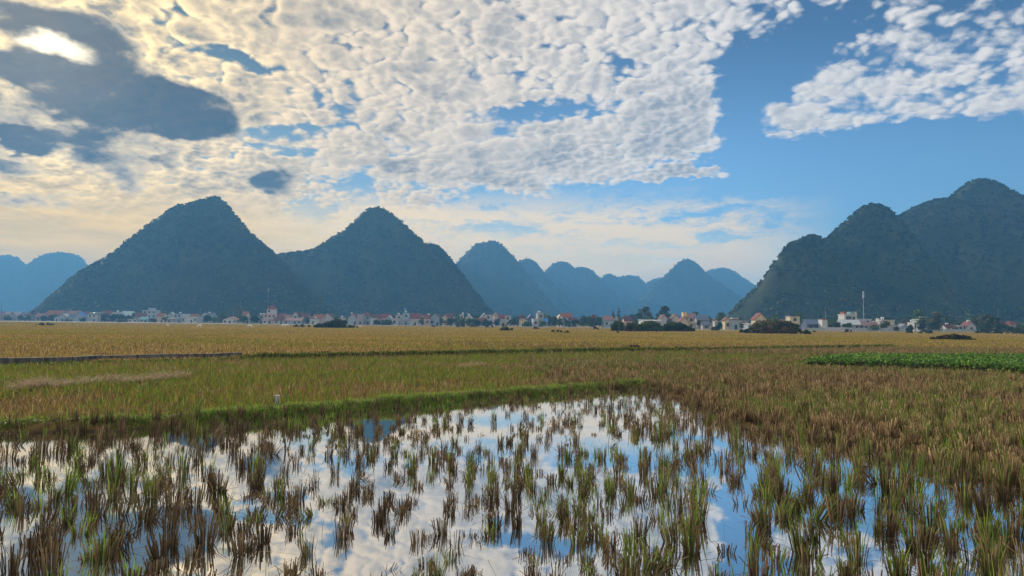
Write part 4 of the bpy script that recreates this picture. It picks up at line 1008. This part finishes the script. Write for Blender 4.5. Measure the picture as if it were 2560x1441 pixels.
def tree(px0, px1, ytop, pal, lab, dD=0, shape='round', group='trees among the village houses', D=None, yb=None):
    xc = (px0 + px1) / 2
    if D is None: D = float(np.interp(xc, DEPTH_X, DEPTH_D)) + dD
    p = at(xc, ytop, D); H = max(p.z, 2.0); w = (px1 - px0) * D / F
    o = empty('tree', (p.x, D, .03), rng.uniform(0, 6)); tag(o, lab, 'tree', group)
    m = MB(); th = H * (.30 if shape == 'round' else .45); r0 = max(.12, H * .022)
    m.tube((0, 0, 0), (0, 0, th), r0, r0 * .7, 7, False); m.tube((0, 0, th), (w * .05, 0, H * .85), r0 * .7, r0 * .2, 6, False)
    cs = []; rs = []
    nb = {'round': 11, 'tall': 12, 'open': 9, 'palm': 7}[shape]
    for i in range(nb):
        a = rng.uniform(0, 6.28); u = rng.uniform(0, 1)
        if shape == 'round': z = H * (.32 + .60 * u); rad = w * .36 * math.sqrt(max(.05, 1 - ((u - .38) / .75) ** 2)) * rng.uniform(.5, 1.0); br = w * rng.uniform(.17, .27)
        elif shape == 'tall': z = H * (.22 + .70 * u); rad = w * .30 * (1 - .55 * u) * rng.uniform(.3, 1.0); br = w * rng.uniform(.18, .28)
        else: z = H * (.45 + .48 * u); rad = w * .38 * rng.uniform(.3, 1.0) * (1.15 - .6 * u); br = w * rng.uniform(.12, .19)
        c = (rad * math.cos(a), rad * math.sin(a) * .8, min(z, H - br * .7)); cs.append(c); rs.append(br)
        if i < 7: m.tube((0, 0, min(th + (c[2] - th) * .35, c[2])), c, r0 * .38, r0 * .1, 5, False)
    m.build('trunk', M_BARK, o, True)
    link('crown', leaf_blob('crown', cs, rs, pal, 46, max(.28, w * .075)), o)
    return o
TREES = [
 (40, 62, 788, 'grey', 'hazy grey-green tree before the long hazy grey house', -12, 'round'), (62, 80, 790, 'grey', 'low hazy tree near the small pale box house', -14, 'round'), (78, 92, 770, 'grey', 'tall bare hazy tree in the smoke', 20, 'open'), (8, 30, 790, 'grey', 'hazy bush-like tree at the foot of the mast', -14, 'round'),
 (100, 122, 790, 'dark', 'dark tree between the pink-roofed house and orange hall', -12, 'round'), (120, 142, 788, 'dark', 'broad dark tree at the foot of the orange hall', -10, 'round'), (194, 216, 795, 'mid', 'leafy tree under the blue-roofed gable', -16, 'round'), (160, 178, 798, 'mid', 'small green tree before the pale blue gabled house', -18, 'round'),
 (252, 276, 784, 'dark', 'dense dark tree beside the dark post', 4, 'round'), (272, 300, 786, 'dark', 'broad dark tree under the long red roof', 0, 'round'), (296, 320, 785, 'dark', 'dark tree under the white flat house', 2, 'round'), (312, 332, 788, 'brown', 'brownish tree under the pale green shed', -4, 'round'), (328, 346, 784, 'dark', 'dark tree beside the red-brown roofed house', 6, 'round'),
 (286, 320, 800, 'olive', 'low yellowish bushy tree by the road', -20, 'round'), (404, 424, 793, 'mid', 'green tree between orange roof and grey-green box', -6, 'round'), (372, 392, 797, 'olive', 'olive tree at the foot of the tall blue block', -14, 'round'), (506, 534, 788, 'dark', 'rounded dark tree before the long grey shed', -4, 'round'), (528, 550, 792, 'mid', 'green tree at the end of the long grey shed', -2, 'round'),
 (546, 566, 788, 'brown', 'brownish tree beside the orange gable house', 4, 'open'), (586, 614, 768, 'olive', 'tall yellow-green tree rising behind the white pole', 14, 'round'), (598, 622, 790, 'dark', 'dark tree under the hut with orange roof', -4, 'round'), (622, 650, 788, 'dark', 'wide dark tree beside the house with rooftop tanks', -2, 'round'),
 (692, 706, 790, 'mid', 'green tree pressed against the tower', 8, 'round'), (760, 786, 794, 'grey', 'grey-green tree behind the small round bushes', -4, 'round'), (836, 856, 790, 'grey', 'grey tree between big gabled house and great bush', 8, 'round'), (930, 952, 799, 'dark', 'low dark tree under the long row', -14, 'round'), (948, 985, 800, 'dark', 'low wide hedge tree along the long row', -14, 'round'),
 (975, 990, 786, 'grey', 'grey-green tree behind the pink-topped small house', 14, 'round'), (1045, 1062, 798, 'mid', 'small tree before the large white house', -10, 'round'), (1096, 1112, 798, 'dark', 'dark tree beside the sweeping brown roof', -10, 'round'), (1112, 1140, 796, 'dark', 'dark tree below the veranda house', -10, 'round'),
 (1136, 1156, 786, 'mid', 'green tree beside the narrow cream house', 4, 'round'), (1140, 1166, 796, 'mid', 'bushy green tree under the narrow cream house', -12, 'round'), (1160, 1192, 798, 'mid', 'bushy green tree below the stepped gables', -12, 'round'), (1180, 1204, 801, 'dark', 'low dark tree under the low red roof', -10, 'round'), (1204, 1232, 800, 'dark', 'dark tree below the dark veranda', -10, 'round'),
 (1230, 1252, 796, 'dark', 'dark tree under the rose gable', -6, 'round'), (1270, 1300, 798, 'dark', 'dark tree between white frame house and low cream house', -6, 'round'), (1284, 1302, 788, 'grey', 'grey tree behind the low cream house', 20, 'round'), (1306, 1330, 804, 'mid', 'small tree before the low cream house', -14, 'round'), (1345, 1366, 803, 'mid', 'green tree at the foot of the tall narrow house', -10, 'round'),
 (1366, 1382, 786, 'grey', 'slim grey tree beside the vivid blue roof', 10, 'tall'), (1376, 1398, 793, 'dark', 'dark tree beside the yellow wing', -4, 'round'), (1388, 1410, 796, 'dark', 'dark tree under the yellow wing', -8, 'round'), (1408, 1428, 798, 'dark', 'dark tree before the big red tile roof', -10, 'round'), (1426, 1450, 800, 'dark', 'dark tree around the white tent', -4, 'round'),
 (1446, 1472, 789, 'grey', 'broad grey-green tree past the white tent', 0, 'round'), (1464, 1492, 791, 'grey', 'grey-green tree below the small red block', 0, 'round'), (1486, 1510, 793, 'dark', 'dark tree beside the wide pink roof', -4, 'round'), (1527, 1538, 776, 'grey', 'thin tall tree behind the wide pink roof', 30, 'tall'), (1538, 1554, 768, 'grey', 'airy tall tree behind the white gable sliver', 50, 'open'),
 (1566, 1592, 786, 'grey', 'hazy tree behind the dark-roofed red house', 40, 'round'), (1588, 1634, 767, 'grey', 'large spreading airy tree above the long white shed', 30, 'open'), (1612, 1632, 778, 'grey', 'dense tree joined to the spreading one', 36, 'tall'), (1640, 1684, 765, 'grey', 'tall airy tree above the white gabled house', 30, 'open'), (1636, 1652, 782, 'grey', 'grey tree beside the tall airy one', 40, 'tall'),
 (1664, 1682, 796, 'dark', 'dark tree between the two gabled houses', -2, 'round'), (1727, 1752, 778, 'dark', 'round dark crown behind the yellow house', 30, 'round'), (1738, 1758, 802, 'dark', 'dark tree before the slate-roofed house', -12, 'round'), (1762, 1782, 790, 'mid', 'green tree behind the slate-roofed house', 30, 'round'), (1786, 1806, 806, 'dark', 'dark tree before the long pale low house', -12, 'round'),
 (1792, 1816, 778, 'mid', 'tall green tree at the foot of the great hill', 40, 'round'), (1848, 1866, 806, 'mid', 'small green tree before the mauve house', -8, 'round'), (1985, 2010, 781, 'light', 'bright yellow-green tree behind the cream square house', 26, 'round'), (1915, 1950, 800, 'mid', 'green tree behind the field bushes', 10, 'round'), (2066, 2090, 804, 'mid', 'green tree beside the narrow white house', -2, 'round'),
 (2084, 2104, 806, 'dark', 'dark tree before the long grey house', -12, 'round'), (2106, 2132, 808, 'mid', 'green tree before the white metal roof', -14, 'round'), (2176, 2200, 812, 'mid', 'green tree at the end of the pink-roofed shed', -22, 'round'), (2199, 2228, 803, 'olive', 'brownish green tree before the pale cream block', -18, 'round'),
 (2230, 2250, 818, 'olive', 'low olive tree before the low gabled house', -20, 'round'), (2264, 2288, 812, 'dark', 'very dark conical tree near the low gabled house', -20, 'tall'), (2272, 2314, 777, 'light', 'tall drooping bright green tree', 6, 'tall'), (2288, 2322, 798, 'grey', 'pale grey-green tree under the tall green one', -14, 'round'), (2325, 2366, 779, 'olive', 'tall yellowish brown tree with layered crown', -8, 'tall'),
 (2316, 2340, 806, 'grey', 'grey tree between the two tall ones', -6, 'round'), (2430, 2502, 790, 'olive', 'largest wide green tree of the village', -10, 'round'), (2446, 2486, 808, 'dark', 'dark lower tree under the largest green tree', -22, 'round'), (2488, 2516, 812, 'dark', 'dark tree before the cream villa', -22, 'round'), (2512, 2540, 816, 'mid', 'green tree before the villa wing', -22, 'round'), (2536, 2575, 811, 'mid', 'green tree at the end of the village', -18, 'round')]
for r in TREES: tree(*r)
def build_treeline():
    """the belt of garden trees behind the houses, one mass from this far"""
    n = 900; px = rng.uniform(-150, 2700, n); D = np.interp(px, DEPTH_X, DEPTH_D) + rng.uniform(12, 90, n)
    q = np.array([list(at(a, 805, d)) for a, d in zip(px, D)]); r = rng.uniform(1.3, 2.9, n) * np.where(px < 120, .8, 1)
    cl = vnoise(px, D * 0, 70, 91, 3); k = cl + rng.uniform(-.15, .15, n) > .40; q, D, r, px = q[k], D[k], r[k], px[k]; n = len(D)
    t = np.array([[.045, .08, .022], [.075, .12, .035], [.12, .16, .045], [.13, .11, .055]])[rng.choice(4, n, p=[.38, .32, .2, .1])]
    C = np.concatenate([np.stack([q[:, 0] + rng.normal(0, .8, n), D, r * f + rng.uniform(.3, 1.6, n) * f], 1) for f in (.5, 1.0, 1.5)])
    tag(link('treeline', crowns_mesh('treeline', C, np.concatenate([r, r * .95, r * .7]), np.tile(t, (3, 1)), 26, qs=.33)), 'belt of garden trees behind the village houses', kind='stuff')
build_treeline()
def bush(px0, px1, ytop, ybase, pal, lab, n=8, name='bush', mixpal=None, peaks=None):
    """field bush standing where its foot meets the plain"""
    g = ground((px0 + px1) / 2, ybase, .06); D = g.y; s = D / F; w = (px1 - px0) * s; H = (ybase - ytop) * s
    o = empty(name, (g.x, D + w * .12, .05)); tag(o, lab, 'bush', 'bushes on the open stubble plain')
    cs = []; rs = []
    for i in range(n):
        u = rng.uniform(-1, 1) if n > 1 else 0
        top = H * (1 - .55 * u * u) if peaks is None else H * float(np.interp((u + 1) / 2, *peaks))
        r = min(max(top * rng.uniform(.30, .5), .12), w * .4); cs.append((u * (w / 2 - r * .7), rng.uniform(-.22, .22) * w * .6, max(top - r * .9, r * .5))); rs.append(r)
        cs.append((u * (w / 2 - r * .5), rng.uniform(-.15, .15) * w, r * .55)); rs.append(r * .95)
    link('foliage', leaf_blob('foliage', cs, rs, pal, max(70, int(150 * min(1, H / 3))), max(.15, min(.24, H * .075)), .9), o)
    m = MB()
    for i in range(5):
        a = rng.uniform(0, 6.28); m.tube((0, 0, 0), (math.cos(a) * w * .25, math.sin(a) * w * .2, H * .65), .05, .015, 5, False)
    m.build('stems', M_BARK, o)
    return o
bush(88, 134, 807, 814, 'dark', 'low dark weedy mound alone in the stubble', 7)
bush(733, 747, 811, 818, 'dark', 'small dark round bush, first of three in a row', 4); bush(749, 761, 811, 818, 'dark', 'small dark round bush in the middle of the row of three', 4); bush(768, 777, 813, 818, 'dark', 'smallest bush beside the great dark bush', 3)
bush(781, 873, 796, 820, 'dark', 'great dark bush standing alone before the village', 22, peaks=([0, .1, .25, .45, .6, .75, .9, 1], [.22, .42, .45, .7, .98, 1, .8, .25]))
bush(875, 894, 813, 820, 'brown', 'dark brown haycock beside the great dark bush', 5)
bush(1063, 1088, 808, 815, 'mid', 'low green weeds before the sweeping brown roof', 6); bush(1090, 1102, 811, 816, 'dark', 'small dark weed heap near the low green weeds', 4)
bush(1140, 1162, 806, 818, 'dark', 'dark weed clump before the narrow cream house', 6); bush(1164, 1200, 810, 818, 'olive', 'olive weed bank before the stepped gables', 8); bush(1208, 1234, 811, 819, 'dark', 'dark green weed clump before the rose gable', 6)
bush(1250, 1274, 811, 827, 'dark', 'pointed dark bush with spiky tips', 9, peaks=([0, .3, .5, .7, 1], [.2, .7, 1, .6, .3])); bush(1275, 1284, 820, 826, 'dark', 'small dark cushion beside the pointed bush', 3)
bush(1334, 1349, 816, 823, 'brown', 'brown wedge of brush in the stubble', 4, peaks=([0, .3, 1], [.9, 1, .2])); bush(1374, 1406, 824, 831, 'olive', 'flat olive weed patch past the brown wedge', 7); bush(1412, 1424, 827, 832, 'dark', 'small dark weed tuft beside the flat olive patch', 3)
bush(1530, 1562, 800, 828, 'mid', 'rounded green bush at the start of the hedge', 12); bush(1556, 1600, 806, 829, 'olive', 'ragged olive middle of the hedge with dry tops', 12); bush(1588, 1664, 802, 829, 'mid', 'long green bank of the hedge below the white shed', 20)
bush(1650, 1728, 804, 829, 'dark', 'long dark bank of the hedge below the gabled houses', 20); bush(1700, 1746, 812, 829, 'olive', 'tapering yellowish end of the hedge', 9, peaks=([0, .5, 1], [1, .8, .25])); bush(1523, 1534, 820, 825, 'brown', 'brown tuft just before the hedge', 3); bush(1535, 1548, 828, 832, 'brown', 'tiny flat tuft in the field before the hedge', 3)
bush(1776, 1798, 816, 827, 'grey', 'grey weedy heap before the low grey house', 6); bush(1848, 1864, 823, 832, 'brown', 'brown tuft approaching the big twiggy bush', 4); bush(1860, 1876, 822, 833, 'dark', 'dark small bush joined to the big twiggy bush', 5)
bush(1880, 2006, 798, 834, 'olive', 'big twiggy olive bush in front of the cream gabled house', 34, peaks=([0, .1, .25, .5, .8, .93, 1], [.35, .75, 1, .85, .9, .7, .25])); bush(1900, 1990, 812, 835, 'brown', 'brown brushwood in front of the big twiggy bush', 14)
bush(2009, 2027, 823, 836, 'dark', 'rounded very dark bush at the end of the big twiggy bush', 6); bush(2032, 2040, 826, 831, 'dark', 'tiny dark tuft past the rounded dark bush', 3); bush(2112, 2132, 821, 831, 'grey', 'grey weed clump before the white boundary wall', 5)
bush(2262, 2284, 824, 833, 'dark', 'low dark weeds at the foot of the conical tree', 5); bush(2300, 2340, 824, 834, 'grey', 'grey weeds at the foot of the tall trees', 8); bush(2440, 2510, 820, 834, 'dark', 'dark weed bank below the largest green tree', 14); bush(2505, 2580, 820, 835, 'dark', 'dark weed bank below the cream villa', 14)
bush(2334, 2400, 836, 849, 'brown', 'reddish brown brush heap in the golden field', 24, peaks=([0, .4, .75, 1], [.3, .7, 1, .6])); bush(2385, 2442, 834, 850, 'olive', 'dull green end of the reddish brush heap', 16, peaks=([0, .15, .6, 1], [1, .8, .7, .1]))
bush(1568, 1602, 865, 873, 'brown', 'brown weed tuft on the dyke', 6); bush(800, 830, 884, 892, 'olive', 'sparse weeds on the dyke past the concrete wall', 4)

# ---------------------------------------------------------------- things in the fields
def skin_mesh(name, joints, edges, m, sub=1):
    me = bpy.data.meshes.new(name); me.from_pydata([j[:3] for j in joints], edges, []); o = bpy.data.objects.new(name, me); COL.objects.link(o)
    o.modifiers.new('skin', 'SKIN'); me.skin_vertices or None
    for i, j in enumerate(joints): me.skin_vertices[0].data[i].radius = (j[3], j[4] if len(j) > 4 else j[3])
    me.skin_vertices[0].data[0].use_root = True
    s = o.modifiers.new('sub', 'SUBSURF'); s.levels = s.render_levels = sub
    dg = bpy.context.evaluated_depsgraph_get(); out = bpy.data.meshes.new_from_object(o.evaluated_get(dg)); out.name = name
    bpy.data.objects.remove(o); bpy.data.meshes.remove(me)
    out.materials.clear(); out.materials.append(m)
    for p in out.polygons: p.use_smooth = True
    return out
def build_animals():
    J = [(0, 0, 1.05, .30, .34), (.45, 0, 1.02, .33, .38), (.9, 0, 1.0, .31, .36), (1.3, 0, 1.08, .24, .32), (1.62, 0, .86, .14, .2), (1.86, 0, .55, .11, .15), (1.98, 0, .34, .10, .12), (2.03, 0, .17, .075, .08),
         (-.05, .18, .80, .15, .18), (-.02, .19, .50, .085), (-.14, .19, .36, .06), (-.10, .19, .03, .055), (-.05, -.18, .80, .15, .18), (.06, -.19, .50, .085), (-.05, -.19, .36, .06), (-.02, -.19, .03, .055),
         (1.25, .17, .74, .12, .14), (1.24, .18, .42, .065), (1.25, .18, .03, .055), (1.22, -.17, .74, .12, .14), (1.30, -.18, .42, .065), (1.38, -.18, .03, .055), (-.33, 0, 1.1, .05), (-.40, 0, .75, .025), (-.38, 0, .45, .035),
         (1.84, .16, .62, .035, .06), (1.84, -.16, .62, .035, .06)]
    Ed = [(0, 1), (1, 2), (2, 3), (3, 4), (4, 5), (5, 6), (6, 7), (0, 8), (8, 9), (9, 10), (10, 11), (0, 12), (12, 13), (13, 14), (14, 15), (3, 16), (16, 17), (17, 18), (3, 19), (19, 20), (20, 21), (0, 22), (22, 23), (23, 24), (5, 25), (5, 26)]
    white = skin_mesh('cow_body', J, Ed, mat('pale_hide', (.86, .82, .74)), 1); black = skin_mesh('buffalo_body', J, Ed, mat('dark_hide', (.025, .022, .02)), 1)
    hornm = MB()
    for s in (-1, 1): hornm.tube((1.80, .10 * s, .70), (1.66, .34 * s, .80), .035, .025, 6, False); hornm.tube((1.66, .34 * s, .80), (1.50, .40 * s, .92), .025, .008, 6)
    horn = hornm.mesh('horn', pm('DK'))
    for px, pb, s, rz, me, lab in [(420, 816.5, .5, 1.2, white, 'white cow seen end on, grazing alone before the low houses'), (498, 821, .62, 2.8, white, 'white cow with lowered head and shaded belly, grazing before the veranda house'), (626, 821, .62, .5, white, 'white cow grazing before the tower and half-hidden hut'),
                                   (708, 818.5, .66, 3.0, white, 'pinkish white cow grazing near the row of three bushes'), (717, 818, .58, 3.4, white, 'second white cow touching the pinkish one'), (901, 819.5, .6, 1.3, white, 'cream cow facing away beside the brown haycock'),
                                   (1490, 827, .75, .25, black, 'black buffalo standing broadside in the golden stubble'), (1084, 819.5, .62, .4, black, 'dark buffalo calf near the sweeping brown roof'), (1034, 815.5, .6, .2, black, 'small dark buffalo lying low before the large white house')]:
        g = ground(px, pb, .06); o = empty('buffalo' if me is black else 'cow', (g.x, g.y, .10), rz); o.scale = (s, s, s); tag(o, lab, 'buffalo' if me is black else 'cow', 'animals grazing on the stubble')
        link('body', me, o, (-.8, 0, 0)); link('horns', horn, o, (-.8, 0, 0))
    # concrete channel wall
    o = empty('concrete_wall', (0, 0, 0)); tag(o, 'low weathered concrete channel wall along the dyke', 'wall')
    m = MB()
    seg = [(a, b) for a, b in zip(WALL[:-1], WALL[1:])]
    for a, b in seg:
        L = float(np.hypot(*(b - a))); n = max(1, int(round(L / 1.0))); ux, uy = (b - a) / L; nx, ny = -uy, ux
        for i in range(n):
            t0, t1 = i * L / n + .012, (i + 1) * L / n - .012; off = rng.uniform(-.03, .03); z1 = .33 + rng.uniform(-.02, .02); z0 = -.1
            P = [(a[0] + ux * t + nx * (off + q), a[1] + uy * t + ny * (off + q)) for t in (t0, t1) for q in (-.06, .06)]
            V = [(x, y, z) for z in (z0, z1) for x, y in P]; m.add((V, [(0, 1, 3, 2), (4, 6, 7, 5), (0, 2, 6, 4), (1, 5, 7, 3), (0, 4, 5, 1), (2, 3, 7, 6)]))
    def cn(n, b):
        tc = n.node('ShaderNodeTexCoord'); q = X(n, tc.outputs['Object']); f = n.noise(q, 3.0, 6, .65); ox, oy, oz = n.sep(q)
        st = n.noise(n.xyz(ox * 5.0, oy * 5.0, oz * .8), 1.0, 4, .6)
        n.put(b.inputs['Base Color'], n.mix(n.ramp(st, .4, .65), n.mix(f, (.09, .088, .085), (.22, .21, .20)), (.05, .048, .045)))
    m.build('wall_panel', mat('weathered_concrete', build=cn), o)
    # white boundary stone in the regrowth by the bund
    g = ground(693, 1014, .12); o = empty('boundary_stone', (g.x, g.y, .14), .3); tag(o, 'small white boundary post standing on the grassy bund', 'post')
    MB().box(-.04, .04, -.035, .035, 0, .16).build('shaft', pm('W'), o); MB().box(-.048, .044, -.042, .042, .163, .178).build('cap', pm('W'), o)
build_animals()
